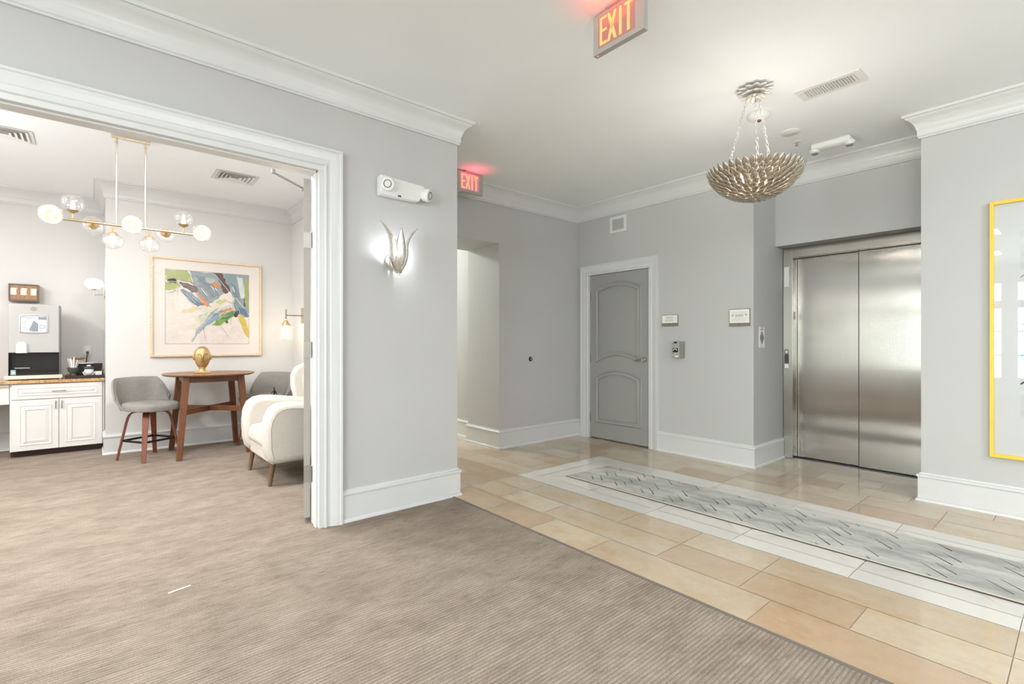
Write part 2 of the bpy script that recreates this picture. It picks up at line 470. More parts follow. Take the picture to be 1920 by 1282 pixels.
# wall with the wide opening
w = MB().box((XW, YL, 0), (OX0, YLB, ZC)).box((OX1 + .035, YL, 0), (XE, YLB, ZC)).box((OX0, YL, OZ + .035), (OX1 + .035, YLB, ZC))
struct(w.build('wall_left', M['wall']), 'gray wall with the wide cased opening')
struct(MB().box((XR2, YLB, 0), (XE, 10, ZC)).build('wall_corridor', [M['wallc']]), 'wall between lounge and corridor')
w = MB().box((XP, YB, 0), (XD + .15, YB2, ZC)).box((XE, YB, 2.42), (XP, YB2, ZC)).box((XP2, YB2, 0), (XP2 + .1, 10, ZC))
struct(w.build('wall_back', M['wall']), 'rear gray wall with the corridor opening')
struct(MB().box((XE, 9.9, 0), (XP2, 10, ZC)).build('wall_corridor_end', M['wallc']))
w = MB().box((XD, YR, 0), (XD + .15, DY0 - .02, ZC)).box((XD, DY1 + .02, 0), (XD + .15, YB, ZC)).box((XD, DY0 - .02, DZ + .02), (XD + .15, DY1 + .02, ZC)).box((XD + .15, YR, 0), (XD + 1.0, YR + .13, ZC))
struct(w.build('wall_door', M['wall']), 'gray wall with the paneled door and the signs')
struct(MB().box((XD + .3, DY0 - .2, 0), (XD + .4, DY1 + .2, 2.4)).build('wall_behind_door', M['wallc']))
w = MB().box((XD, YS, 0), (XD + .15, YRR, ZC)).box((XD + .15, YRR - .13, 0), (XD + 1.0, YRR, ZC))
struct(w.build('wall_right', M['wall']), 'gray wall that carries the yellow framed print')
struct(MB().box((XH, YRR, 2.271), (XD + 1.0, YR, ZC)).build('wall_header', M['wall']), 'gray wall above the elevator')
struct(MB().box((XD + .98, YRR, 0), (XD + 1.05, YR, 2.3)).build('wall_shaft', M['dark']))
# wall with garden windows, behind the viewer
WIN = [(-3.5, -2.7), (-2.35, -1.45), (-1.1, -.2), (.2, 1.08), (1.29, 2.1)]
w = MB(); ys = [YS] + [q for p in WIN for q in p] + [YL]
for i in range(0, len(ys), 2): w.box((XW - .15, ys[i], 0), (XW, ys[i + 1], ZC))
for a, b in WIN: w.box((XW - .15, a, 0), (XW, b, .42)).box((XW - .15, a, 2.08), (XW, b, 2.2)).box((XW - .15, a, 2.66), (XW, b, ZC))
struct(w.build('wall_windows', M['wall2']))
struct(MB().box((XW, YS - .15, 0), (XD, YS, ZC)).build('wall_south', M['wall']))
for i, (a, b) in enumerate(WIN):
    fr = MB()
    for zz in (.42, .95, 1.50, 2.05, 2.2, 2.63): fr.box((XW - .09, a, zz), (XW - .05, b, zz + .03))
    fr.box((XW - .09, a, .42), (XW - .05, a + .03, 2.66)).box((XW - .09, b - .03, .42), (XW - .05, b, 2.66))
    o = fr.build('window_%d' % (i + 1), M['trim']); struct(o)
    MB().box((XW - .075, a, .42), (XW - .07, b, 2.66)).build('pane', M['winglass'], o)
# lounge
struct(MB().box((XA, YP, 0), (XR2, YA + .1, ZC)).build('wall_picture', M['wall2']), 'pale lounge wall behind the bar table')
struct(MB().box((-3.1, YA, 0), (XA, YA + .1, ZC)).build('wall_alcove', M['wall2']), 'pale alcove wall behind the coffee counter')
struct(MB().box((-3.1, YLB, 0), (-3, YA, ZC)).build('wall_lounge', M['wall2']))
# inner faces of the lounge
struct(MB().box((XR2 - .004, YLB, 0), (XR2, YP, ZC)).build('wall_lounge_side', M['wall2']), 'pale side wall of the lounge')

# crown mouldings
cr = [(0, -.185), (.014, -.183), (.014, -.172), (.022, -.166), (.022, -.120), (.028, -.112), (.030, -.098), (.042, -.070), (.064, -.044), (.086, -.030), (.090, -.022), (.100, -.020), (.106, -.012), (.106, 0), (0, 0)]
def xyz(a, b, h): return (a, b, h)
def crown(n, path, label=None):
    o = MB().sweep(path, [(q, ZC + h) for q, h in cr], xyz).build('trim_%d' % n, M['trim'], smooth=True); struct(o, label)
crown(2, [(XW, YS), (XW, YL), (XE, YL), (XE, YB), (XD, YB), (XD, YR), (XH, YR), (XH, YRR), (XD, YRR), (XD, YS), (XW, YS)], 'white crown molding around the hall')
crown(3, [(-3, YLB), (-3, YA), (XA, YA), (XA, YP), (XR2, YP), (XR2, YLB), (-3, YLB)], 'white crown molding around the lounge')
# baseboards
bb = [(0, 0), (.030, 0), (.030, .012), (.022, .022), (.018, .024), (.018, .186), (.026, .190), (.026, .204), (.020, .210), (.010, .214), (.009, .222), (0, .224)]
def base(n, path):
    o = MB().sweep(path, bb, xyz).build('baseboard_' + n, M['trim'], smooth=True); struct(o)
base('left', [(OX1 + .152, YL), (XE, YL), (XE, 9.9)])
base('back', [(XP2, 9.9), (XP2, YB2), (XP, YB2), (XP, YB), (XD, YB), (XD, 4.43)])
base('door', [(XD, 3.27), (XD, YR), (XF - .005, YR)])
base('right', [(XF - .005, YRR), (XD, YRR), (XD, YS)])
base('lounge', [(-3, YA), (XA, YA)])
base('picture', [(XA, 7.6), (XA, YP), (XR2 - .004, YP), (XR2 - .004, YLB)])
base('west', [(OX0 - .152, YL), (XW, YL)][::-1])
# casing of the wide opening
cas = [(0, 0), (0, .016), (.006, .022), (.014, .022), (.018, .014), (.04, .014), (.046, .020), (.060, .022), (.075, .030), (.086, .033), (.098, .033), (.104, .040), (.117, .040), (.117, 0)]
def mapL(a, b, h): return (a, YL - h, b)
o = MB().sweep([(OX0 - .035, 0), (OX0 - .035, OZ + .033), (OX1 + .035, OZ + .033), (OX1 + .035, 0)], cas, mapL, flip=-1).build('trim_4', M['trim'], smooth=True); struct(o, 'white stepped casing around the wide opening')
j = MB().box((OX1, YL - .012, 0), (OX1 + .036, YLB + .012, OZ)).box((OX0 - .036, YL - .012, 0), (OX0, YLB + .012, OZ)).box((OX0 - .036, YL - .012, OZ), (OX1 + .036, YLB + .012, OZ + .036))
j.box((OX1 - .012, YL + .02, 0), (OX1, YL + .065, OZ)).box((OX0, YL + .02, OZ - .012), (OX1, YL + .065, OZ))
struct(j.build('trim_5', M['trim'], bevel=.002), 'white jamb of the wide opening')
def mapD(a, b, h): return (XD - h, a, b)
cas2 = [(q * .93, h * .8) for q, h in cas]
o = MB().sweep([(DY1 + .026, 0), (DY1 + .026, DZ + .02), (DY0 - .026, DZ + .02), (DY0 - .026, 0)], cas2, mapD, flip=1).build('trim_6', M['trim'], smooth=True); struct(o, 'white casing around the gray paneled door')
j = MB().box((XD - .01, DY1 + .003, 0), (XD + .15, DY1 + .028, DZ)).box((XD - .01, DY0 - .028, 0), (XD + .15, DY0 - .003, DZ)).box((XD - .01, DY0 - .028, DZ + .003), (XD + .15, DY1 + .028, DZ + .03))
struct(j.build('trim_7', M['trim']))

# ------------------------------------------------------------------ gray paneled door
W = DY1 - DY0
d = thing('door_1', 'closed gray door with two arched panels', None, (XD + .012, DY1, 0), WALLX); del d['category']; d['kind'] = 'structure'
MB().box((0, 0, .012), (W, .042, DZ)).build('door_slab', M['doorgray'], d, bevel=.003)
def arch(x0, x1, zc, za, n=14):
    return [(x0 + (x1 - x0) * i / n, zc + (za - zc) * (1 - (2 * i / n - 1) ** 2)) for i in range(n + 1)]
px0, px1 = .125, W - .125
up = arch(px0, px1, 1.925, 2.005) + arch(px0, px1, 1.02, 1.105)[::-1]
lo = arch(px0, px1, .80, .885) + [(px1, .235), (px0, .235)]
prof = [(-.022, 0), (-.020, .004), (-.012, .010), (-.004, .009), (.004, .003), (.012, .003), (.03, .009), (.034, .010), (.034, 0)]
for pl in (up, lo):
    MB().sweep(pl, prof, lambda a, b, h: (a, -h * 1.7, b), closed=True, flip=1).build('panel_molding', M['doorgray'], d, smooth=True)
lv = MB().lathe([(.002, -.012), (.030, -.012), (.033, -.006), (.033, 0)], 20, (W - .07, 0, 1.045), 'y').lathe([(.010, -.05), (.010, -.01)], 12, (W - .07, 0, 1.045), 'y')
lv.tube([(W - .07, -.048, 1.045), (W - .10, -.05, 1.044), (W - .15, -.052, 1.038), (W - .185, -.046, 1.034)], [.011, .010, .008, .007], 10)
lv.build('door_handle', M['chrome'], d, smooth=True)
for zz in (1.86, 1.05, .27):
    MB().box((-.020, -.012, zz - .05), (.012, .0, zz + .05)).lathe([(.007, -.055), (.007, .055)], 10, (-.004, -.012, zz)).build('hinge', M['hinge'], d)

# ------------------------------------------------------------------ open leaf at the wide opening
ang = math.atan2(.952, .306)
L = thing('door_2', 'open taupe door leaf swung back at the wide opening', None, (1.106, 3.525, 0), ang); del L['category']; L['kind'] = 'structure'
MB().box((0, -.042, .035), (.86, 0, 2.385)).build('door_slab', M['doorgray2'], L, bevel=.002)
for zz in (.34, 1.20, 1.96):
    hg = MB().box((-.004, -.042, zz - .055), (0, .0, zz + .055)).box((-.03, -.05, zz - .055), (.0, -.046, zz + .055)).lathe([(.007, -.06), (.007, .06)], 10, (-.006, -.05, zz))
    for a, b in ((-.012, .03), (-.03, .03), (-.021, 0), (-.012, -.03), (-.03, -.03)): hg.lathe([(.003, -.0055), (.003, -.003)], 6, (0, a, zz + b), 'x')
    hg.build('hinge', M['hinge'], L)
k = MB().tube([(.30, .01, 2.385), (.30, .012, 2.41)], .012, 8)
k.tube([(.30, .012, 2.405), (.02, .19, 2.408)], .0075, 8).tube([(.02, .19, 2.40), (.02, .19, 2.43)], .013, 8)
k.build('closer_arm', M['midgray'], L)

# ------------------------------------------------------------------ elevator
e = thing('door_3', 'brushed steel elevator with two sliding panels in the recess', None, (XF, YR - .004, 0), WALLX); del e['category']; e['kind'] = 'structure'
EW = YR - YRR - .008
jx = .097
MB().box((.003, 0, 0), (jx, .2, 2.268)).build('door_jamb', M['steelframe'], e, bevel=.003)
MB().box((EW - .085, 0, 0), (EW, .2, 2.268)).build('door_jamb', M['steelframe'], e, bevel=.003)
MB().box((jx, .002, 2.165), (EW - .085, .2, 2.268)).build('door_lintel', M['steelheader'], e, bevel=.003)
sm = .672
MB().box((jx + .002, .135, .012), (sm + .03, .16, 2.162)).build('sliding_panel', M['steel'], e, bevel=.002)
MB().box((sm, .105, .012), (EW - .087, .13, 2.162)).build('sliding_panel', M['steel'], e, bevel=.002)
MB().box((sm - .006, .104, .012), (sm - .0005, .134, 2.162)).build('seam_shadow', M['dark'], e)  # dark strip put in as the shadow gap between the sliding panels
MB().box((jx, .09, -.002), (EW - .085, .2, .006)).build('sill', M['dark'], e)
MB().box((.015, -.004, 1.855), (.062, 0, 2.07)).build('indicator_lamp', M['plastic'], e, bevel=.001)
cp = MB().box((.012, -.004, .965), (.066, 0, 1.18)).build('call_panel', M['chrome'], e, bevel=.001)
MB().box((.018, -.0055, 1.03), (.060, -.004, 1.125)).build('call_screen', M['dark'], cp)
MB().box((.02, -.0055, .975), (.058, -.004, 1.02)).build('instruction_plate', M['offwhite'], cp)
MB().lathe([(.001, -.009), (.012, -.008), (.012, -.004)], 14, (.039, 0, 1.15), 'y').build('call_button', M['offwhite'], cp)
MB().box((jx - .001, .035, 1.50), (jx + .002, .075, 1.585)).build('floor_plate', M['black'], e)

# ------------------------------------------------------------------ runner
r = thing('runner_rug', 'long gray runner rug with dark diamond stitching laid on the white stone', 'rug', (3.68, -.5, 0))
q = MB().box((-.30, -3.3, .0005), (.30, 3.66, .008))
MB().box((-.312, -3.312, .0005), (-.30, 3.672, .0085)).box((.30, -3.312, .0005), (.312, 3.672, .0078)).box((-.3, 3.66, .0005), (.3, 3.672, .0078)).build('binding', mat('runner_binding_pale', '#c9c3b6', .9), r)
MB().box((-.317, -3.312, .0003), (-.312, 3.672, .006)).build('edge_shadow', mat('runner_edge_shadow', '#4a4038', .9), r)  # dark strip standing for the shadow line along the near edge
dx, dy = -.70, -.714
for jj in range(-5, 25):
    for ii in range(-3, 4):
        for (ox, oy) in ((0, 0), (.06, -.05)):
            if random.random() < .12: continue
            x = 3.774 + .2085 * ii + ox - 3.68; y_ = 2.498 - .2675 * jj + oy + .5
            a, L_ = random.uniform(0, .03), random.uniform(.13, .20); w_ = random.uniform(.0035, .0055)
            P0 = (x + dx * a, y_ + dy * a); P1 = (x + dx * L_, y_ + dy * L_)
            if P1[0] > .27 or P0[0] < -.27 or P0[1] > 3.64: continue
            if P0[0] > .29: u_ = (.29 - P0[0]) / (P1[0] - P0[0]); P0 = (.29, P0[1] + (P1[1] - P0[1]) * u_)
            if P1[0] < -.29: u_ = (-.29 - P0[0]) / (P1[0] - P0[0]); P1 = (-.29, P0[1] + (P1[1] - P0[1]) * u_)
            nx, ny = .714 * w_, -.70 * w_
            q.add([(P0[0] + nx * .4, P0[1] + ny * .4, .0086), (P1[0] + nx, P1[1] + ny, .0086), (P1[0] - nx, P1[1] - ny, .0086), (P0[0] - nx * .4, P0[1] - ny * .4, .0086)], [(0, 1, 2, 3)], None, 1)
for jj in range(-5, 25):
    for ii in range(-2, 3):
        if random.random() < .45: continue
        x = 3.774 + .2085 * ii - 3.68; y_ = 2.498 - .2675 * jj + .5
        P0 = (x, y_); P1 = (x + .05, y_ - .10 if random.random() < .5 else y_ - .06)
        P0 = (P0[0] - .14, P0[1] - .145); P1 = (P0[0] + .012, P0[1] - .11)
        if max(P0[0], P1[0]) > .292 or min(P0[0], P1[0]) < -.292 or P0[1] > 3.64: continue
        q.add([(P0[0], P0[1], .0085), (P1[0], P1[1], .0085), (P1[0] + .0022, P1[1] + .0003, .0085), (P0[0] + .0022, P0[1] + .0003, .0085)], [(0, 1, 2, 3)], None, 2)
q.build('pile', [M['rug'], mat('runner_groove_shaded', '#45403a', .95, vary=.5, nscale=9), mat('runner_groove_faint', '#7d7a74', .95)], r)  # main groove direction painted darker as its shaded side, crossing lines faint

# ------------------------------------------------------------------ emergency light on the sconce wall
t = thing('emergency_light', 'white twin-head emergency light above the silver leaf sconce', 'light', (1.76, YL, 2.385))
MB().prism([(-.195, -.068), (.12, -.068), (.165, .0), (.165, .06), (-.1, .07), (-.195, .075)], -.07, 0).build('housing', M['plastic'], t, bevel=.012, seg=3)
for hx, hz, ax in ((-.135, .015, -.5), (.165, -.005, .6)):
    dv = Vector((math.sin(ax), -math.cos(ax), -.25)).normalized(); c0 = Vector((hx, -.06, hz))
    hd = MB(); rr = [(.03, -.02), (.047, .0), (.050, .035), (.046, .05), (.001, .053)]
    uu = dv.orthogonal().normalized(); ww = dv.cross(uu)
    hd.rings([[tuple(c0 + dv * b + (uu * math.cos(2 * PI * i / 20) + ww * math.sin(2 * PI * i / 20)) * a) for i in range(20)] for a, b in rr])
    ho = hd.build('lamp_head', M['plastic'], t, smooth=True)
    MB().tube([tuple(c0 + dv * .052 + (uu * math.cos(2 * PI * i / 20) + ww * math.sin(2 * PI * i / 20)) * .026) for i in range(20)], .003, 6, True).build('lens_ring', M['dark'], ho)
MB().box((-.06, -.073, -.064), (-.035, -.068, -.052)).build('test_switch', M['dark'], t)

# ------------------------------------------------------------------ silver leaf sconce
t = thing('wall_sconce', 'lit silver leaf tulip sconce on the gray wall beside the opening', 'sconce', (1.695, YL, 1.76))
MB().lathe([(.001, -.02), (.05, -.018), (.056, -.008), (.056, 0)], 24, (-.01, 0, .09), 'y').build('backplate', M['silverleaf'], t, smooth=True)
MB().tube([(-.01, -.015, .085), (-.005, -.05, .04), (0, -.085, .005)], .008, 8).lathe([(.001, -.02), (.010, -.018), (.010, -.006), (.022, -.004), (.026, .004), (.001, .008)], 16, (0, -.09, 0)).build('stem', M['silverleaf'], t, smooth=True)
def sc_petal(az, hgt, lean, width, sgn=1):
    """one tall pointed leaf that rises from the cup and curls outward at its tip"""
    b = MB(); rows = 16; rs = []
    ca, sa = math.cos(az), math.sin(az)
    for i in range(rows + 1):
        u = i / rows
        rad = .012 + .062 * math.sin(min(1, u * 2.1) * PI / 2) - .006 * math.sin(u * PI) + lean * max(0, u - .62) ** 2 * 2.2
        zz = hgt * (u ** 1.15)
        wd = width * (math.sin(PI * min(1, (u * .92 + .10))) ** .75) * (1 if u < .97 else .4) + .0008
        row = []
        for q in (-1, -.5, 0, .5, 1):
            a = wd * q; bow = (q * q) * wd * .35
            rr = rad - bow
            row.append((ca * rr - sa * a, sa * rr + ca * a - .09, zz))
        rs.append(row)
    b.rings(rs, False, False); return b
for az, hh, ln, wd in ((-PI * .90, .350, .34, .040), (-PI * .56, .315, .02, .040), (-PI * .16, .330, .20, .040), (-PI * .02, .325, .16, .024), (PI * .86, .13, .02, .044)):
    o = sc_petal(az, hh, ln, wd).build('leaf', M['silverleaf'], t, smooth=True)
    md = o.modifiers.new('thick', 'SOLIDIFY'); md.thickness = .0025
bo = MB().lathe([(.011, 0), (.011, .085), (.002, .088)], 14, (0, -.09, .008)).build('candle_sleeve', M['offwhite'], t, smooth=True)
MB().lathe([(.006, .09), (.014, .105), (.016, .12), (.010, .142), (.001, .16)], 14, (0, -.09, .008)).build('bulb', M['bulbs'], t, smooth=True)

# ------------------------------------------------------------------ exit signs
def exit_sign(label, loc, rz, face, extra):  # face: material of the red halo around the letters
    t = thing('exit_sign', label, 'exit sign', loc, rz, 'lit red exit signs hung from the ceiling')
    MB().box((0, 0, -.225), (.328, .034, -.012)).build('housing', M['exitcase'], t, bevel=.002)
    MB().box((.036, -.0012, -.198), (.274, 0, -.028)).build('letter_halo', face, t)  # plate colored and glowing as the red halo around the letters
    lt = MB(); z0, z1 = -.188, -.038; y = -.0025
    def q(pts): lt.prism(pts, y, y + .001)
    x = .048; wdt = .046; s_ = .015
    q([(x, z0), (x + s_, z0), (x + s_, z1), (x, z1)])
    for a in (z0, (z0 + z1) / 2 - s_ * .4, z1 - s_ * .95): q([(x + s_, a), (x + wdt, a), (x + wdt, a + s_ * .95), (x + s_, a + s_ * .95)])
    x = .098; wdt = .062; m = (z0 + z1) / 2; h = wdt / 2
    q([(x, z0), (x + .017, z0), (x + h + .010, m), (x + h - .010, m)]); q([(x + wdt - .017, z0), (x + wdt, z0), (x + h + .010, m), (x + h - .010, m)])
    q([(x, z1), (x + .017, z1), (x + h + .010, m), (x + h - .010, m)]); q([(x + wdt - .017, z1), (x + wdt, z1), (x + h + .010, m), (x + h - .010, m)])
    q([(.176, z0), (.193, z0), (.193, z1), (.176, z1)])
    q([(.208, z1 - s_), (.262, z1 - s_), (.262, z1), (.208, z1)]); q([(.2265, z0), (.2435, z0), (.2435, z1 - s_), (.2265, z1 - s_)])
    lt.build('lettering', M['exitletter'], t)
    MB().box((.09, -.018, -.012), (.24, .052, 0)).build('mounting_canopy', M['exitcase'], t, bevel=.003)
    MB().lathe([(.004, -.227), (.004, -.2245)], 10, (.022, .014, 0)).build('status_led', M['led'], t)
    return t
exit_sign('red EXIT sign close overhead hanging nearest the bowl pendant', (2.10, 1.775, ZC), WALLX, M['exithalo'], 0)
exit_sign('red EXIT sign hanging by the corridor opening beyond the sconce wall', (2.858, 4.225, ZC), 0, M['exithalo2'], 0)

# ------------------------------------------------------------------ signs and devices on the door wall
def on_door_wall(name, label, cat, y, z): return thing(name, label, cat, (XD, y, z), WALLX)
t = on_door_wall('room_sign', 'small gray framed sign reading TRASH ROOM beside the paneled door', 'sign', 3.198, 1.438)
MB().box((0, -.012, 0), (.207, 0, .130)).build('frame', M['signgray'], t, bevel=.002)
MB().box((.006, -.0135, .036), (.201, -.012, .124)).build('insert', M['offwhite'], t)
q = MB(); text_front(q, 'TRASH', .034, .1, .096, -.0142, 0, .95); text_front(q, 'ROOM', .034, .1, .064, -.0142, 0, .95); q.build('lettering', M['midgray'], t)
MB().box((.098, -.0135, .012), (.108, -.012, .022)).build('emblem', M['dark'], t)
t = on_door_wall('evacuation_map', 'gray framed floor plan notice near the elevator corner', 'sign', 2.407, 1.417)
MB().box((0, -.012, 0), (.212, 0, .176)).build('frame', M['signgray'], t, bevel=.002)
MB().box((.006, -.0135, .034), (.206, -.012, .170)).build('insert', M['offwhite'], t)
q = MB()
def ln(x0, z0, x1, z1, w=.0012): q.box((min(x0, x1) - w / 2, -.0142, min(z0, z1) - w / 2), (max(x0, x1) + w / 2, -.0136, max(z0, z1) + w / 2))
for a, b, c, d2 in ((.03, .05, .182, .05), (.03, .05, .03, .145), (.182, .05, .182, .145), (.03, .145, .182, .145), (.045, .07, .167, .07), (.06, .095, .15, .095), (.06, .12, .15, .12), (.045, .07, .045, .145), (.167, .07, .167, .145)): ln(a, b, c, d2)
for i in range(9): ln(.04 + i * .016, .05, .04 + i * .016, .07); ln(.045 + i * .0152, .12, .045 + i * .0152, .145)
for i in range(5): ln(.062 + i * .02, .072, .062 + i * .02, .093, .002); ln(.07 + i * .017, .098, .076 + i * .017, .118, .0015)
for xx, zz in ((.04, .112), (.172, .115)): q.box((xx - .008, -.0142, zz - .005), (xx + .008, -.0136, zz + .005))
q.build('plan_lines', M['midgray'], t)
MB().box((.1, -.0135, .012), (.112, -.012, .021)).build('emblem', M['dark'], t)
t = on_door_wall('wall_switch', 'gray wall-mounted lever box under the room sign', 'switch', 3.037, 1.081)
MB().box((.012, -.055, 0), (.128, 0, .183)).build('housing', M['midgray'], t, bevel=.006)
MB().box((.0, -.062, .003), (.092, -.055, .18)).build('cover', mat('lock_cover_gray', '#b4b2ad', .4, .3), t, bevel=.004)
MB().box((.014, -.0635, .062), (.078, -.062, .108)).build('recess_plate', M['black'], t)
MB().tube([(.024, -.066, .082), (.03, -.07, .093), (.045, -.072, .1), (.06, -.07, .095), (.068, -.066, .084)], .0045, 8).build('lever', M['plastic'], t, smooth=True)
MB().box((.028, -.067, .162), (.066, -.062, .178)).build('latch', M['black'], t, bevel=.002)
MB().box((.044, -.063, .008), (.078, -.062, .026)).build('sticker', M['offwhite'], t)
MB().lathe([(.004, -.064), (.004, -.062)], 8, (.02, 0, .05), 'y').build('keyhole', M['black'], t)
t = on_door_wall('wall_vent', 'small white square louvered vent high above the paneled door', 'vent', 3.946, 2.634)
f = MB()
for a, b in (((0, -.01, 0), (.25, 0, .032)), ((0, -.01, .168), (.25, 0, .2)), ((0, -.01, .032), (.035, 0, .168)), ((.215, -.01, .032), (.25, 0, .168))): f.box(a, b)
f.build('frame', M['plastic'], t); MB().box((.035, -.001, .032), (.215, 0, .168)).build('duct', M['dark'], t)
f = MB()
for i in range(8): f.prism([(-.009, .036 + i * .0165), (-.008, .0395 + i * .0165), (-.002, .050 + i * .0165), (-.003, .047 + i * .0165)], .035, .215, 'yz')
f.build('louver_slat', M['plastic'], t)
# fire notice on the recess side
t = thing('fire_sign', 'narrow white notice with a diamond emblem on the elevator recess side', 'sign', (5.123, YR, 1.2))
MB().box((0, -.004, 0), (.125, 0, .208)).build('plate', M['offwhite'], t)
for a, b in (((.045, -.0048, .197), (.085, -.004, .203)), ((.02, -.0048, .182), (.108, -.004, .188)), ((.048, -.0048, .012), (.078, -.004, .016))): MB().box(a, b).build('printed_line', M['dark'], t)
MB().prism([(.062, .03), (.112, .1), (.062, .17), (.012, .1)], -.0046, -.004).build('emblem_diamond', M['dark'], t)
MB().prism([(.062, .045), (.100, .1), (.062, .155), (.024, .1)], -.0052, -.0046).build('emblem_field', mat('notice_red_gray', '#b59a92', .6), t)
q = MB()
for xx in (.048, .062, .076): q.box((xx - .003, -.0056, .075), (xx + .003, -.0052, .125))
q.build('emblem_mark', M['dark'], t)
# round bumper on the rear wall
t = thing('wall_button', 'small dark round button on the rear wall', 'button', (4.13, YB, 1.048))
MB().lathe([(.001, -.012), (.024, -.012), (.03, -.004), (.03, 0)], 20, axis='y').build('rim', M['dotdark'], t, smooth=True)
MB().lathe([(.001, -.017), (.012, -.015), (.014, -.012)], 16, (.004, 0, .002), 'y').build('center', M['chrome'], t, smooth=True)

# ------------------------------------------------------------------ ceiling devices in the hall
t = thing('ceiling_register', 'white linear louvered air register on the hall ceiling', 'vent', (3.93, 1.176, ZC))
f = MB()
for a, b in (((-.1, -.2, -.008), (-.062, .2, 0)), ((.062, -.2, -.008), (.1, .2, 0)), ((-.062, -.2, -.008), (.062, -.155, 0)), ((-.062, .155, -.008), (.062, .2, 0))): f.box(a, b)
f.build('frame', M['plastic'], t, bevel=.002); MB().box((-.062, -.155, -.001), (.062, .155, 0)).build('duct', M['midgray'], t)
f = MB()
for i in range(19): f.prism([(-.152 + i * .0165, -.003), (-.149 + i * .0165, -.003), (-.141 + i * .0165, -.012), (-.144 + i * .0165, -.012)], -.062, .062, 'yz')
f.build('louver_slat', M['plastic'], t)
t = thing('smoke_detector', 'white round smoke detector on the ceiling behind the pendant chains', 'detector', (3.99, 1.69, ZC))
MB().lathe([(.086, 0), (.088, -.012), (.078, -.03), (.05, -.048), (.001, -.052)], 28).build('housing', M['plastic'], t, smooth=True)
MB().lathe([(.001, -.06), (.016, -.059), (.02, -.054), (.02, -.05)], 16).build('sensor', M['dark'], t, smooth=True)
t = thing('recessed_speaker', 'plain white disc flush on the ceiling near the sprinkler', 'speaker', (4.53, 1.655, ZC))
MB().lathe([(.075, 0), (.077, -.006), (.07, -.012), (.001, -.014)], 28).build('cover', M['plastic'], t, smooth=True)
t = thing('sprinkler', 'small chrome ceiling sprinkler head between disc and emergency fixture', 'sprinkler', (4.80, 1.70, ZC))
MB().lathe([(.034, 0), (.036, -.004), (.012, -.009), (.001, -.009)], 20).build('escutcheon', M['plastic'], t, smooth=True)
MB().lathe([(.006, -.009), (.006, -.03), (.014, -.032), (.014, -.035), (.001, -.036)], 14).build('head', M['chrome'], t, smooth=True)
t = thing('ceiling_emergency_fixture', 'white oblong ceiling emergency fixture above the elevator recess', 'light', (5.02, 1.49, ZC), 0)
MB().prism([(-.06, 0), (.06, 0), (.05, -.045), (.02, -.06), (-.02, -.06), (-.05, -.045)], -.155, .155, 'xz').build('housing', M['plastic'], t, bevel=.015, seg=3)
for s_ in (-1, 1):
    ho = MB().ell((0, s_ * .135, -.052), (.045, .045, .03), 16, 10).build('lamp_head', M['plastic'], t, smooth=True)
    MB().lathe([(.001, -.084), (.026, -.082), (.03, -.074)], 16, (0, s_ * .135, 0)).build('lens', M['midgray'], ho, smooth=True)
MB().lathe([(.004, -.062), (.004, -.058)], 8).build('indicator', M['dark'], t)

# ------------------------------------------------------------------ leaf bowl pendant
t = thing('pendant_light', 'champagne leaf bowl pendant hung on three chains in the hall', 'pendant', (3.56, 1.535, ZC))
def leaf(b, base, tip, nrm, w, curl=0.0):
    base, tip, nrm = Vector(base), Vector(tip), Vector(nrm).normalized()
    ax = tip - base; sd = ax.cross(nrm).normalized(); rs = []
    for i in range(7):
        u = i / 6; wd = w * (.35 + .65 * math.sin(PI * min(1, u * 1.05)) if u < .5 else max(.02, math.sin(PI * (.5 + (u - .5) * .98)) ** .85))
        c0 = base + ax * u + nrm * curl * u * u
        rs.append([tuple(c0 + sd * wd), tuple(c0 + nrm * wd * .12), tuple(c0 - sd * wd)])
    b.rings(rs, False, False)
# bowl: rings of upright overlapping leaves on a shallow spherical shell
R0, DZ0, ZB = .305, .20, -.785
def shell(u):   # u 0 bottom .. 1 rim
    a = u * math.radians(72); return R0 * math.sin(a) / math.sin(math.radians(72)), ZB + DZ0 * (1 - math.cos(a)) / (1 - math.cos(math.radians(72)))
NR = 10
for k in range(NR):
    u0 = .05 + .85 * k / NR; u1 = u0 + .85 / NR * 2.1
    n = max(10, int(50 * (.2 + .8 * u0)))
    b = MB(); r0, z0 = shell(u0); r1, z1 = shell(min(u1, 1.06))
    if k == NR - 1: z1 += .02
    for i in range(n):
        a = 2 * PI * (i + .5 * (k % 2)) / n; ca, sa = math.cos(a), math.sin(a)
        nr = Vector((ca * (r0 + .05), sa * (r0 + .05), -(.30 - r0 * .75))).normalized()
        tip = Vector((ca * r1, sa * r1, z1)) + nr * .018
        leaf(b, (ca * r0, sa * r0, z0), tip, nr, PI * (r0 * .4 + r1 * .6) / n * .92, .0)
    o = b.build('leaf_ring', M['champ'], t, smooth=True)
    md = o.modifiers.new('thick', 'SOLIDIFY'); md.thickness = .0012
MB().lathe([(.001, ZB - .014), (.012, ZB - .012), (.02, ZB - .002), (.03, ZB + .006), (.001, ZB + .008)], 16).build('finial', M['champ'], t, smooth=True)
b = MB()
for ring, (n, r0, r1, z0, z1, w) in enumerate(((12, .03, .125, -.02, -.018, .028), (11, .025, .105, -.035, -.048, .026), (9, .02, .075, -.045, -.078, .022))):
    for i in range(n):
        a = 2 * PI * (i + ring * .4) / n; ca, sa = math.cos(a), math.sin(a)
        leaf(b, (ca * r0, sa * r0, z0), (ca * r1, sa * r1, z1), (0, 0, -1), w, .004)
o = b.build('canopy_leaf', M['canopyleaf'], t, smooth=True); md = o.modifiers.new('thick', 'SOLIDIFY'); md.thickness = .0012
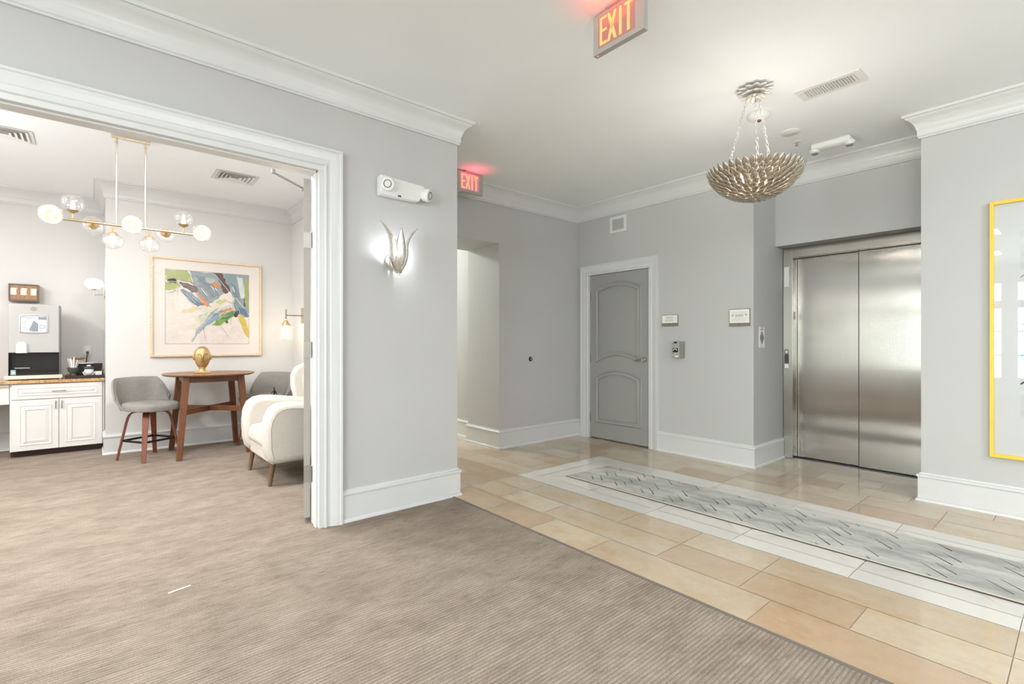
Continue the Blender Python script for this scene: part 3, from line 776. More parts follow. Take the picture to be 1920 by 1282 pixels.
MB().lathe([(.06, 0), (.06, -.012), (.04, -.03), (.012, -.05), (.001, -.06)], 20).build('canopy', M['silverleaf'], t, smooth=True)
def chain(p0, p1):
    p0, p1 = Vector(p0), Vector(p1); n = int((p1 - p0).length / .026); b = MB(); ax = (p1 - p0).normalized()
    s1 = ax.orthogonal().normalized(); s2 = ax.cross(s1)
    for i in range(n):
        c0 = p0 + (p1 - p0) * ((i + .5) / n); sd = s1 if i % 2 else s2
        b.tube([tuple(c0 + ax * .017 * math.cos(2 * PI * j / 10) + sd * .0085 * math.sin(2 * PI * j / 10)) for j in range(10)], .0022, 5, True)
    return b
for a in (math.radians(160), math.radians(22), math.radians(-18 + 302)):
    pass
camd = math.atan2(1.535, 3.56)          # direction away from the viewer
for a in (camd + math.radians(112), camd - math.radians(8), camd - math.radians(38)):
    ca, sa = math.cos(a), math.sin(a)
    rr = .20
    chain((ca * .045, sa * .045, -.055), (ca * rr, sa * rr, -.625)).build('chain', M['silverleaf'], t, smooth=True)
for i in range(4):
    a = camd + PI / 4 + i * PI / 2; bx_, by_ = .12 * math.cos(a), .12 * math.sin(a)
    b = MB().lathe([(.011, -.72), (.011, -.68), (.002, -.678)], 12, (bx_, by_, 0)).build('lamp_holder', M['offwhite'], t, smooth=True)
    MB().lathe([(.008, -.678), (.017, -.66), (.019, -.645), (.012, -.62), (.001, -.60)], 14, (bx_, by_, 0)).build('bulb', M['bulbp'], b, smooth=True)
MB().tube([(0, 0, -.78), (0, 0, -.71)], .006, 8).tube([(-.12 * math.cos(camd + PI / 4), -.12 * math.sin(camd + PI / 4), -.72), (.12 * math.cos(camd + PI / 4), .12 * math.sin(camd + PI / 4), -.72)], .005, 8).tube([(-.12 * math.cos(camd - PI / 4), -.12 * math.sin(camd - PI / 4), -.72), (.12 * math.cos(camd - PI / 4), .12 * math.sin(camd - PI / 4), -.72)], .005, 8).build('lamp_cross', M['champ'], t)

# ------------------------------------------------------------------ yellow framed print
t = thing('framed_print', 'tall yellow framed ink print on the wall right of the elevator'.replace('right of', 'beside'), 'picture', (XD, .470, .42), WALLX)
FW, FH = 1.25, 1.85
f = MB()
for a, b in (((0, -.035, 0), (.022, 0, FH)), ((FW - .022, -.035, 0), (FW, 0, FH)), ((.022, -.035, 0), (FW - .022, 0, .024)), ((.022, -.035, FH - .024), (FW - .022, 0, FH))): f.box(a, b)
f.build('frame', M['yellow'], t, bevel=.0015)
MB().box((.02, -.012, .02), (FW - .02, -.004, FH - .02)).build('mat_board', mat('print_paper', '#d6d8d9', .8, vary=.02, nscale=3), t)
a2 = MB()
def poly(b, pts, y, c): b.add([(p[0], y, p[1]) for p in pts], [tuple(range(len(pts)))], c)
def stroke(b, pts, w, y, c):
    n = len(pts); L_, R_ = [], []
    for i, p in enumerate(pts):
        d_ = (Vector(pts[min(i + 1, n - 1)]) - Vector(pts[max(i - 1, 0)])).normalized(); nn = Vector((-d_.y, d_.x))
        ww = w * (.35 + .65 * math.sin(PI * (i + .5) / n)) * random.uniform(.7, 1.3)
        L_.append(tuple(Vector(p) + nn * ww)); R_.append(tuple(Vector(p) - nn * ww))
    for i in range(n - 1): b.add([(q[0], y, q[1]) for q in (L_[i], L_[i + 1], R_[i + 1], R_[i])], [(0, 1, 2, 3)], c)
x0 = .155
poly(a2, [(x0, .30), (1.09, .30), (1.09, 1.62), (x0, 1.62)], -.0122, '#cfd2d3')
poly(a2, [(x0 + .0, .72), (x0 + .02, .86), (x0 + .08, .93), (x0 + .3, .90), (x0 + .42, .72), (x0 + .34, .58), (x0 + .12, .60)], -.0126, '#7fbfb9')
poly(a2, [(x0 + .1, .66), (x0 + .16, .84), (x0 + .4, .80), (x0 + .44, .66), (x0 + .25, .56)], -.0130, '#4e9f9c')
poly(a2, [(x0 + .30, .80), (x0 + .45, 1.0), (x0 + .55, .9), (x0 + .5, .7)], -.0128, '#9cc9c4')
for pts, w in (([(x0, .535), (x0 + .05, .575), (x0 + .09, .66), (x0 + .13, .70)], .008), ([(x0, .70), (x0 + .06, .735), (x0 + .14, .745), (x0 + .2, .72)], .006),
               ([(x0 + .02, .80), (x0 + .03, .88), (x0 + .08, .95), (x0 + .14, .97)], .006), ([(x0 + .005, .955), (x0 + .035, .96), (x0 + .06, .962)], .012),
               ([(x0 + .12, .74), (x0 + .2, .86), (x0 + .35, .98), (x0 + .5, 1.02)], .007), ([(x0 + .02, 1.57 - .12), (x0 + .07, 1.55), (x0 + .16, 1.6)], .003),
               ([(x0 + .02, 1.36), (x0 + .08, 1.42), (x0 + .16, 1.55)], .0035), ([(x0 + .0, 1.29), (x0 + .07, 1.35)], .003),
               ([(x0 + .13, 1.22), (x0 + .15, 1.3), (x0 + .14, 1.4)], .004), ([(x0 + .15, .7), (x0 + .25, .62), (x0 + .4, .6)], .006), ([(x0 + .1, .46), (x0 + .2, .44), (x0 + .3, .48)], .003),
               ([(x0 + .3, 1.1), (x0 + .5, 1.25), (x0 + .6, 1.5)], .005), ([(x0 + .1, .3 + .05), (x0 + .15, .352)], .002)):
    stroke(a2, pts, w, -.0134, '#2a2f33')
for i in range(26):
    xx, zz = random.uniform(x0 + .01, x0 + .8), random.choice([random.uniform(.34, .55), random.uniform(1.1, 1.6)])
    poly(a2, [(xx, zz), (xx + .02, zz + .012), (xx + .03, zz + .05), (xx + .008, zz + .04)], -.0124, random.choice(['#d3d8da', '#dce0e0', '#c9d0d2']))
a2.build('print', M['art2'], t)
MB().box((.022, -.022, .024), (FW - .022, -.0205, FH - .024)).build('glass', M['picglass'], t)

# ------------------------------------------------------------------ lounge: abstract painting
t = thing('framed_painting', 'large pale wood framed abstract watercolor above the bar table', 'picture', (.497, YP, 1.085))
FW, FH = 1.187, 1.183
f = MB()
for a, b in (((0, -.04, 0), (.024, 0, FH)), ((FW - .024, -.04, 0), (FW, 0, FH)), ((.024, -.04, 0), (FW - .024, 0, .024)), ((.024, -.04, FH - .024), (FW - .024, 0, FH))): f.box(a, b)
f.build('frame', m_wood('frame_pale_gold', '#cdb592', '#e3d0b2', .35, (4, 4, 30)), t, bevel=.002)
MB().box((.02, -.02, .02), (FW - .02, -.006, FH - .02)).build('mat_board', M['matboard'], t)
a1 = MB(); ax0, ax1, az0, az1 = .149, 1.038, .155, 1.040
def U(p): return (ax0 + p[0] * (ax1 - ax0), az1 - p[1] * (az1 - az0))
yy = [-.0204]
def patch(pts, c, jag=.012):
    q = []
    n = len(pts)
    for i in range(n):
        a, b = pts[i], pts[(i + 1) % n]
        for k_ in range(4):
            u = k_ / 4; jx_, jz_ = (random.uniform(-jag, jag), random.uniform(-jag, jag)) if k_ else (0, 0)
            x = a[0] + (b[0] - a[0]) * u + jx_; z = a[1] + (b[1] - a[1]) * u + jz_
            q.append(U((min(1, max(0, x)), min(1, max(0, z)))))
    yy[0] -= .00015; poly(a1, q, yy[0], c)
def line(pts, c, w=.0022):
    yy[0] -= .0001; stroke(a1, [U(p) for p in pts], w, yy[0], c)
poly(a1, [U((-.006, -.006)), U((1.006, -.006)), U((1.006, 1.006)), U((-.006, 1.006))], -.0202, '#a9a39c')
poly(a1, [U((0, 0)), U((1, 0)), U((1, 1)), U((0, 1))], -.0203, '#e9dfd7')
patch([(0, .0), (.24, 0), (.31, .08), (.33, .17), (.2, .15), (0, .14)], '#a9b377')
patch([(0, .17), (.13, .15), (.17, .22), (.1, .27), (0, .28)], '#b3bd80')
patch([(.27, 0), (.55, 0), (.74, 0), (.72, .2), (.62, .36), (.5, .44), (.53, .5), (.46, .47), (.36, .3), (.3, .15)], '#9aa5a8')
patch([(.33, .05), (.45, .06), (.6, .2), (.62, .33), (.52, .36), (.4, .22)], '#8996a0')
patch([(.45, .07), (.58, .09), (.55, .16), (.47, .14)], '#b3bcba')
patch([(.70, 0), (1, 0), (1, .56), (.96, .62), (.88, .58), (.8, .48), (.82, .35), (.74, .22)], '#8e9ea4')
patch([(.84, .03), (.92, .05), (.97, .3), (.9, .35)], '#d3dbd2')
patch([(.76, .12), (.84, .16), (.88, .34), (.80, .32)], '#7d9298')
patch([(.95, .06), (1, .03), (1, .5), (.97, .48), (.95, .3)], '#9fa869')
patch([(.93, .36), (.955, .34), (.96, .46), (.93, .46)], '#4b4d4c')
patch([(.86, .47), (.95, .5), (1, .58), (.99, .62), (.9, .57)], '#5f7d98')
patch([(.55, 0), (.66, 0), (.70, .11), (.76, .25), (.70, .3), (.66, .24), (.65, .16)], '#6a5457')
patch([(.01, .15), (.1, .12), (.15, .17), (.05, .18)], '#4a4444')
patch([(.15, .16), (.25, .17), (.36, .22), (.37, .28), (.3, .3), (.18, .2)], '#6f6260')
patch([(.16, .27), (.2, .25), (.36, .36), (.45, .46), (.36, .48), (.3, .45)], '#8b99ad')
patch([(.20, .32), (.25, .33), (.44, .47), (.36, .48)], '#6f7f9c')
patch([(.33, .305), (.39, .31), (.46, .40), (.50, .475), (.47, .49), (.41, .42)], '#e8935a')
patch([(.53, .14), (.575, .135), (.64, .2), (.60, .225), (.54, .19)], '#e48f52')
patch([(.14, .585), (.22, .53), (.34, .49), (.42, .51), (.33, .55), (.2, .58)], '#ddd0a2')
patch([(.28, .78), (.36, .62), (.5, .5), (.62, .43), (.68, .42), (.6, .54), (.45, .68), (.33, .80)], '#e2dcc4')
patch([(.55, .42), (.63, .37), (.72, .38), (.64, .45)], '#c6c98c')
patch([(.36, .86), (.41, .75), (.5, .61), (.6, .56), (.66, .55), (.6, .66), (.48, .74), (.4, .83)], '#93a7b8')
patch([(.29, .98), (.34, .84), (.44, .70), (.47, .70), (.38, .84), (.31, .97)], '#a9b8bf')
patch([(.56, .56), (.68, .48), (.76, .44), (.78, .5), (.7, .54), (.62, .58)], '#bfd0cf')
patch([(.62, .545), (.7, .51), (.78, .475), (.785, .50), (.7, .55), (.64, .57)], '#e58a4b')
patch([(.53, .735), (.6, .66), (.66, .57), (.78, .52), (.85, .5), (.8, .6), (.73, .66), (.66, .72), (.6, .745)], '#8aa95e')
patch([(.64, .66), (.7, .58), (.8, .53), (.82, .58), (.72, .66)], '#5d8b58')
patch([(.69, .68), (.72, .66), (.74, .7), (.71, .72)], '#5b7a3e', .004)
patch([(.8, .6), (.82, .54), (.87, .52), (.87, .57), (.83, .62)], '#3e3c38')
patch([(.86, .6), (.92, .585), (.97, .68), (1, .8), (1, .93), (.95, .86), (.91, .74)], '#d4bd58')
for pts in ([(.43, .78), (.45, .9), (.47, .98)], [(.58, .68), (.66, .78), (.74, .90)], [(.77, .65), (.765, .74)], [(.79, .77), (.775, .8)], [(.02, .32), (.09, .30), (.1, .28)], [(.13, .34), (.14, .25)], [(.72, .4), (.8, .42), (.84, .41)]): line(pts, '#55524e', .0016)
for pts in ([(.28, .05), (.31, .17)], [(.57, .02), (.78, .3)], [(.0, .165), (.15, .16)], [(.8, .3), (.95, .5)], [(.43, .72), (.52, .64)]): line(pts, '#f0efe9', .003)
rnd = random.Random(5)
for i in range(90):
    reg = rnd.choice([((.34, .08), (.60, .32), (.10, .14)), ((.76, .12), (.95, .5), (.05, .16)), ((.40, .58), (.62, .72), (.10, -.09)), ((.22, .30), (.38, .44), (.09, .08)), ((.62, .54), (.78, .64), (.08, -.05)), ((.32, .56), (.55, .7), (.12, -.10))])
    x = rnd.uniform(reg[0][0], reg[1][0]); z = rnd.uniform(reg[0][1], reg[1][1]); L_ = rnd.uniform(.3, .9)
    line([(x, z), (x + reg[2][0] * L_ * .5, z + reg[2][1] * L_ * .5 + .006), (min(.995, x + reg[2][0] * L_), z + reg[2][1] * L_)], rnd.choice(['#cfd6d4', '#b4c0c2', '#7d8d96', '#e6e6df', '#94a5ab', '#c8cbb4']), rnd.uniform(.0014, .0045))
for i in range(16):
    x = rnd.uniform(.06, .36); z = rnd.uniform(.13, .28)
    line([(x, z), (x + .02, z + .004), (x + .035, z + .014)], rnd.choice(['#4a4444', '#8c7f7a', '#d9d6cc']), rnd.uniform(.001, .003))
a1.build('watercolor', M['art'], t)
MB().box((.024, -.0275, .024), (FW - .024, -.0265, FH - .024)).build('glass', M['picglass'], t)

# ------------------------------------------------------------------ lounge: globe chandelier
t = thing('globe_chandelier', 'brass linear chandelier with nine clear glass globes in the lounge', 'chandelier', (.25, 5.46, ZC))
zb = 2.265 - ZC
MB().box((-.135, -.028, -.028), (.135, .028, 0)).build('canopy', M['brass'], t, bevel=.003)
for x in (-.1, .1):
    MB().tube([(x, 0, -.028), (x, 0, zb)], .0065, 10).lathe([(.010, -.075), (.010, -.05)], 10, (x, 0, 0)).build('rod', M['brass'], t, smooth=True)
MB().tube([(-.50, 0, zb), (.50, 0, zb)], .0105, 12).build('bar', M['brass'], t, smooth=True)
gx = [-.512 + .128 * i for i in range(9)]
gd = ['f', 'u', 'b', 'd', 'f', 'd', 'b', 'u', 'f']
ARM = .140
for x, dr in zip(gx, gd):
    D = {'f': Vector((0, -1, 0)), 'b': Vector((0, 1, 0)), 'u': Vector((0, 0, 1)), 'd': Vector((0, 0, -1))}[dr]
    O = Vector((x, 0, zb)); u_ = Vector((1, 0, 0)); w_ = D.cross(u_)
    def rev(prof, n=22):
        b = MB(); b.rings([[tuple(O + D * h + (u_ * math.cos(2 * PI * i / n) + w_ * math.sin(2 * PI * i / n)) * r) for i in range(n)] for r, h in prof], True, False); return b
    g_ = MB(); pr = []
    for i in range(15):
        a = PI * (.14 + .86 * i / 14); pr.append((max(.0005, .080 * math.sin(a)), ARM - .070 * math.cos(a)))
    go = rev(pr, 28).build('globe', M['globe'], t, smooth=True)
    rev([(.001, .0), (.006, .002), (.006, .055), (.012, .06), (.030, .068), (.042, .082), (.040, .082), (.027, .072), (.001, .07)]).build('cup', M['cup'], go, smooth=True)
    rev([(.001, .075), (.012, .078), (.015, .1), (.0145, .125), (.009, .142), (.001, .148)], 14).build('bulb', M['bulb'], go, smooth=True)
# lounge ceiling vents
def ceiling_diffuser(label, loc):
    t = thing('ceiling_diffuser', label, 'vent', loc, 0, 'square air diffusers on the lounge ceiling')
    MB().box((-.16, -.13, -.002), (.16, .13, 0)).build('duct', M['midgray'], t)
    b = MB()
    def ring(s0, s1, z0, z1):
        P = [(-.20, -.18), (.20, -.18), (.20, .18), (-.20, .18)]
        A = [(x * s0, y * s0, z0) for x, y in P]; B = [(x * s1, y * s1, z1) for x, y in P]
        b.rings([A, B], True, False)
    ring(1, .84, -.006, -.006); ring(1, 1, 0, -.006)
    for s0 in (.84, .66, .48, .30): ring(s0, s0 - .09, -.014, -.003)
    o = b.build('louver_ring', M['plastic'], t); md = o.modifiers.new('thick', 'SOLIDIFY'); md.thickness = .002
    return t
ceiling_diffuser('square white air diffuser on the lounge ceiling over the painting side', (1.17, 6.02, ZC))
ceiling_diffuser('square white air diffuser on the lounge ceiling over the coffee counter side', (-.60, 6.02, ZC))

# ------------------------------------------------------------------ lounge: round bar table
t = thing('bar_table', 'round walnut bar table with splayed legs and crossed stretchers', 'table', (1.02, 6.585, 0))
MB().lathe([(.001, .879), (.425, .879), (.448, .888), (.458, .897), (.458, .902), (.455, .905), (.001, .905)], 56).build('tabletop', M['walnut'], t, smooth=True)
for sx in (-1, 1):
    for sy in (-1, 1):
        b = MB(); A = Vector((sx * .335, sy * .345, 0)); B = Vector((sx * .262, sy * .268, .879))
        hw0, hw1 = .026, .034
        b.rings([[tuple(A + Vector((p * hw0, q_ * hw0, 0))) for p, q_ in ((-1, -1), (1, -1), (1, 1), (-1, 1))], [tuple(B + Vector((p * hw1, q_ * hw1, 0))) for p, q_ in ((-1, -1), (1, -1), (1, 1), (-1, 1))]])
        b.build('leg', M['walnutleg'], t, bevel=.006)
for s_ in (-1, 1):
    a = Vector((-.30, -.305 * s_, .50)); b_ = Vector((.30, .305 * s_, .50))
    MB().ribbon([a, b_], (0, 0, 1), .030, .011).build('stretcher', M['walnutleg'], t, bevel=.003)
    MB().box((-.25, s_ * .27 - .012, .815), (.25, s_ * .27 + .012, .879)).build('apron', M['walnutleg'], t)
    MB().box((s_ * .265 - .012, -.25, .815), (s_ * .265 + .012, .25, .879)).build('apron', M['walnutleg'], t)

# gold head sculpture
t = thing('head_sculpture', 'gold stylized head sculpture with long nose standing on the bar table', 'sculpture', (.93, 6.48, .9055), math.radians(-6))
MB().box((-.078, -.05, 0), (.078, .05, .024)).build('plinth', M['glodhead'], t, bevel=.005)
b = MB(); rs = []
for r, h in ((.040, .024), (.034, .04), (.033, .06), (.035, .075)): rs.append([(r * math.cos(2 * PI * i / 24), r * .9 * math.sin(2 * PI * i / 24), h) for i in range(24)])
b.rings(rs); b.build('neck', M['glodhead'], t, smooth=True)
b = MB(); rs = []
for i in range(21):
    u = i / 20; a = -PI / 2 + PI * u; zz = .175 + .128 * math.sin(a)
    r = .079 * math.cos(a) ** .9 * (1 + .12 * math.sin(a)) if i not in (0, 20) else .001
    if u < .5: r *= .86 + .28 * u
    ring = []
    for k_ in range(32):
        an = 2 * PI * k_ / 32; x = r * math.cos(an); y = r * .82 * math.sin(an)
        if y < 0: y = y * .92 - .012 * max(0, 1 - abs(x) / .028) * math.exp(-((zz - .165) / .035) ** 2)
        ring.append((x, y, zz))
    rs.append(ring)
b.rings(rs); b.build('head', M['glodhead'], t, smooth=True)
def onface(x, z): return (x, -(.068 * math.sqrt(max(.05, 1 - (x / .088) ** 2 - ((z - .185) / .135) ** 2)) + .004), z)
b = MB()
for s_ in (-1, 1): b.tube([onface(s_ * q_, z) for q_, z in ((.010, .16), (.009, .185), (.012, .205), (.024, .217), (.04, .219), (.055, .211))], [.002, .0022, .0026, .0026, .0024, .0014], 8)
b.tube([onface(q_, z) for q_, z in ((-.012, .155), (0, .151), (.012, .155))], .002, 8).tube([onface(q_, z) for q_, z in ((-.018, .131), (0, .128), (.018, .131))], .0018, 8)
b.build('face_line', M['dgold'], t, smooth=True)
for s_ in (-1, 1): MB().ell((s_ * .082, .0, .18), (.010, .016, .03), 12, 8).build('ear', M['glodhead'], t, smooth=True)

# ------------------------------------------------------------------ bar stools
def make_stool(label, loc, rz):
    """faces local +x"""
    t = thing('bar_stool', label, 'bar stool', loc, rz, 'gray upholstered bar stools at the round table')
    b = MB(); rs = []
    for sc, zz in ((.90, .528), (.98, .535), (1.0, .56), (1.0, .585), (.96, .602), (.86, .612), (.4, .614), (.01, .614)):
        ring = []
        for i in range(40):
            a = 2 * PI * i / 40; ca, sa = math.cos(a), math.sin(a)
            r = .225 / (abs(ca) ** 3.2 + abs(sa) ** 3.2) ** (1 / 3.2)
            ring.append((.02 + r * ca * sc * 1.02, r * sa * sc * 1.04, zz + (.012 * max(0, ca) ** 2 * -1)))
        rs.append(ring)
    b.rings(rs); b.build('seat', M['grayfab'], t, smooth=True)
    b = MB(); n = 30; out, inn = [], []
    rows = []
    for i in range(n + 1):
        q_ = -1 + 2 * i / n; a = PI + q_ * math.radians(72); ca, sa = math.cos(a), math.sin(a)
        e_ = abs(q_)
        ztop = .862 - .02 * e_ ** 2 - .20 * max(0, (e_ - .60) / .40) ** 1.3
        zbot = .532
        prof = []
        m = 7
        for k_ in range(m + 1):
            v = k_ / m; zz = zbot + (ztop - zbot) * v
            r = (.225 + .050 * v) / (abs(ca) ** 2.8 + abs(sa) ** 4.0) ** (1 / 4.0)
            prof.append((.02 + r * ca * 1.02 + .035 * (v) * (-1), r * sa * 1.06, zz))
        th = .040 * (1 - .35 * e_)
        inner = [(p[0] - ca * th, p[1] - sa * th, p[2] - (.012 if i_ == m else 0)) for i_, p in enumerate(prof)]
        top = ((prof[-1][0] + inner[-1][0]) / 2, (prof[-1][1] + inner[-1][1]) / 2, ztop + .012)
        rows.append(prof + [top] + inner[::-1])
    b.rings(rows, True, True); b.build('backrest', M['grayfab'], t, smooth=True)
    MB().lathe([(.06, .505), (.075, .512), (.075, .53), (.001, .53)], 20).build('swivel_plate', M['blackmetal'], t, smooth=True)
    return t
def stool_base(t, phi):
    for k_ in range(4):
        a = phi + k_ * PI / 2; ca, sa = math.cos(a), math.sin(a)
        pts = [(.02, .508), (.10, .510), (.145, .503), (.172, .482), (.188, .450), (.203, .39), (.283, 0)]
        hw = [.030, .030, .030, .030, .029, .027, .018]
        MB().ribbon([(ca * r, sa * r, z) for r, z in pts], (-sa, ca, 0), hw, .009).build('leg', M['bentwood'], t, bevel=.003)
    b = MB(); R_ = .240
    P_ = [(R_ * math.cos(phi + k_ * PI / 2), R_ * math.sin(phi + k_ * PI / 2), .205) for k_ in range(4)]
    for k_ in range(4): b.ribbon([P_[k_], P_[(k_ + 1) % 4]], (0, 0, 1), .011, .0035)
    b.build('foot_ring', M['blackmetal'], t)
f1 = math.radians(-64)
s1 = make_stool('gray bar stool standing between the white cabinet and the round table', (.46, 6.62, 0), f1)
stool_base(s1, math.radians(-14) - f1)
s2 = make_stool('gray bar stool half hidden behind the white armchair', (1.62, 6.70, 0), math.radians(218))
stool_base(s2, math.radians(-14) - math.radians(218))

# ------------------------------------------------------------------ white armchair
t = thing('armchair', 'white boucle wing armchair with rounded arms behind the open door leaf', 'armchair', (1.53, 4.98, 0))
def side_arm(y0, y1):
    pts = [(-.405, .25), (-.425, .34), (-.430, .50), (-.418, .60), (-.385, .675), (-.33, .715), (-.26, .728), (-.15, .722), (.0, .70), (.12, .69), (.40, .69), (.42, .22), (-.36, .20)]
    return MB().prism(pts, y0, y1)
for a, b in ((-.475, -.295), (.295, .475)):
    side_arm(a, b).build('arm', M['whitefab'], t, bevel=.062, seg=5, ang=70)
for y0 in (-.475, .295):
    sp_ = [(-.405, .25), (-.425, .34), (-.430, .50), (-.418, .60), (-.385, .675), (-.33, .715), (-.26, .728), (-.15, .722), (.0, .70), (.12, .69)]
    MB().tube([(x + .045 * max(0, min(1, (-.2 - x) / .2)), y0 + .001 if y0 < 0 else y0 + .179, z - .05 * min(1, max(0, (z - .5) / .2))) for x, z in sp_], .0035, 6).build('piping', mat('boucle_seam', '#b9b3ab', .95), t, smooth=True)
MB().box((-.375, -.315, .19), (.42, .315, .33)).build('seat_base', M['whitefab'], t, bevel=.03, seg=3)
b = MB().prism([(-.385, .30), (-.402, .37), (-.395, .43), (-.36, .462), (-.28, .475), (.1, .47), (.3, .46), (.3, .30)], -.298, .298)
b.build('seat_cushion', M['whitefab'], t, bevel=.045, seg=4, ang=60)
b = MB().prism([(.20, .30), (.15, .60), (.12, .85), (.14, 1.0), (.20, 1.08), (.30, 1.09), (.38, 1.04), (.43, .8), (.43, .22), (.25, .22)], -.41, .41)
b.build('backrest', M['whitefab'], t, bevel=.06, seg=4, ang=60)
for a, c in ((-.44, -.34), (.34, .44)):
    MB().prism([(.06, .66), (.025, .80), (.025, .92), (.07, 1.0), (.2, 1.06), (.36, 1.0), (.4, .66)], a, c).build('wing', M['whitefab'], t, bevel=.035, seg=3, ang=60)
for x, y in ((-.335, -.36), (-.335, .36), (.33, -.34), (.33, .34)):
    sx = -1 if x < 0 else 1
    MB().rings([[(x + sx * .03 + .015 * math.cos(2 * PI * i / 14), y + .015 * math.sin(2 * PI * i / 14), 0) for i in range(14)], [(x + .026 * math.cos(2 * PI * i / 14), y + .026 * math.sin(2 * PI * i / 14), .215) for i in range(14)]]).build('leg', M['chairleg'], t, smooth=True)

# side table behind the armchair, with a small bronze figure
t = thing('side_table', 'small white topped side table with brass base behind the armchair', 'side table', (1.50, 5.80, 0))
MB().lathe([(.001, .612), (.15, .612), (.156, .62), (.156, .632), (.15, .64), (.001, .64)], 36).build('tabletop', mat('white_marble_top', '#ebe8e4', .25, vary=.03), t, smooth=True)
b = MB()
for a in (0, PI / 2): b.box((-.13, -.012, 0), (.13, .012, .022)) if a == 0 else b.box((-.012, -.13, 0), (.012, .13, .022))
b.box((-.15, -.15, .022), (-.125, .15, .045)).box((.125, -.15, .022), (.15, .15, .045)).box((-.15, -.15, .022), (.15, -.125, .045)).box((-.15, .125, .022), (.15, .15, .045)).tube([(0, 0, .022), (0, 0, .612)], .012, 12)
b.build('base', M['gold'], t)
t = thing('figurine', 'tiny dark bronze seated figure on the small white side table', 'sculpture', (1.49, 5.72, .6405), math.radians(160))
MB().box((-.03, -.025, 0), (.03, .025, .028)).build('block', M['offwhite'], t)
sk = bpy.data.meshes.new('figure')
V_ = [(0, 0, .036), (0, 0, .075), (0.002, 0, .098), (.004, 0, .112), (.006, 0, .128), (.032, .010, .050), (.042, .014, .018), (.054, .015, .014), (.034, -.012, .036), (.052, -.015, .006), (.064, -.016, .003), (-.006, .022, .094), (-.024, .03, .062), (-.03, .028, .034), (.004, -.022, .094), (.024, -.022, .072), (.036, -.006, .06)]
E_ = [(0, 1), (1, 2), (2, 3), (3, 4), (0, 5), (5, 6), (6, 7), (0, 8), (8, 9), (9, 10), (2, 11), (11, 12), (12, 13), (2, 14), (14, 15), (15, 16)]
sk.from_pydata(V_, E_, [])
so = bpy.data.objects.new('figure', sk); C.objects.link(so); so.parent = t; sk.materials.append(M['blackmetal'])
md = so.modifiers.new('skin', 'SKIN')
rad = [.012, .013, .012, .006, .010, .008, .006, .005, .008, .006, .005, .006, .005, .004, .006, .005, .004]
for i, sv in enumerate(sk.skin_vertices[0].data):
    sv.radius = (rad[i], rad[i]); sv.use_root = (i == 0)
md = so.modifiers.new('sub', 'SUBSURF'); md.levels = 2; md.render_levels = 2

# swing-arm wall lamp in the lounge corner
t = thing('wall_lamp', 'brass swing-arm lamp with seeded glass jar shade in the lounge corner', 'lamp', (XR2 - .004, 6.62, 1.60))
MB().box((-.02, -.05, -.10), (0, .05, .10)).build('backplate', M['brass'], t, bevel=.004)
MB().tube([(-.01, 0, 0), (-.215, 0, 0)], .006, 10).tube([(-.215, 0, -.05), (-.215, 0, .075)], .0075, 10).build('arm', mat('aged_brass', '#8d7a5c', .35, 1.0), t, smooth=True)
MB().lathe([(.012, -.045), (.026, -.055), (.028, -.075), (.045, -.08), (.047, -.11), (.040, -.112), (.001, -.112)], 22, (-.215, 0, -.02)).build('socket_cap', M['gold'], t, smooth=True)
MB().lathe([(.042, -.112), (.072, -.125), (.082, -.14), (.082, -.24), (.080, -.285), (.062, -.302), (.058, -.302)], 28, (-.215, 0, -.02), cap=False).build('lamp_shade', M['seed'], t, smooth=True)
MB().lathe([(.012, -.112), (.014, -.135), (.03, -.175), (.032, -.20), (.02, -.225), (.001, -.232)], 18, (-.215, 0, -.02)).build('bulb', M['bulbw'], t, smooth=True)

# ------------------------------------------------------------------ coffee counter
CY = 7.51
t = thing('base_cabinet', 'white base cabinet with one drawer and two raised panel doors', 'cabinet', (-.69, CY, 0))
CW = .785
MB().box((0, .075, 0), (CW, .6, .07)).build('toe_kick', M['toe'], t)
MB().box((0, .012, .07), (CW, .6, .802)).build('carcass', M['cab'], t)
def raised(x0, x1, z0, z1, nm, inset):
    o = MB().box((x0, -.010, z0), (x1, .012, z1)).build(nm, M['cab'], t, bevel=.002)
    pr = [(0, 0), (0, .004), (.008, .006), (.014, .001), (.024, .001), (.030, .003), (.052, .008), (.052, 0)]
    MB().sweep([(x0 + inset, z0 + inset), (x0 + inset, z1 - inset), (x1 - inset, z1 - inset), (x1 - inset, z0 + inset)], pr, lambda a, b, h: (a, -.010 - h, b), closed=True, flip=1).build('raised_panel', M['cab'], o, smooth=False)
    return o
dr = raised(.018, .762, .632, .796, 'drawer', .038)
MB().tube([(.335, -.010, .714), (.338, -.034, .716), (.39, -.040, .718), (.442, -.034, .716), (.445, -.010, .714)], .0045, 8).build('handle', M['chrome'], dr, smooth=True)
d1 = raised(.018, .388, .074, .624, 'door', .055); d2_ = raised(.392, .762, .074, .624, 'door', .055)
for o, x in ((d1, .365), (d2_, .415)):
    MB().tube([(x, -.010, .52), (x, -.032, .523), (x, -.034, .56), (x, -.032, .597), (x, -.010, .60)], .0045, 8).build('handle', M['chrome'], o, smooth=True)
t = thing('knee_space_apron', 'white apron panel under the counter beside the base cabinet', 'cabinet panel', (-1.9, CY, 0))
MB().box((0, .02, .585), (1.205, .04, .775)).build('panel', M['cab'], t, bevel=.002)
MB().box((0, 0, .775), (1.205, .04, .80)).build('rail', M['cab'], t, bevel=.002)
MB().box((-.02, 0, 0), (0, .6, .80)).build('end_panel', M['cab'], t)
t = thing('countertop', 'brown granite countertop running over the white cabinet', 'countertop', (-3, CY, 0))
MB().box((.002, -.03, .804), (3.0 + XA - .003, YA - CY - .002, .838)).build('slab', M['granite'], t, bevel=.006)
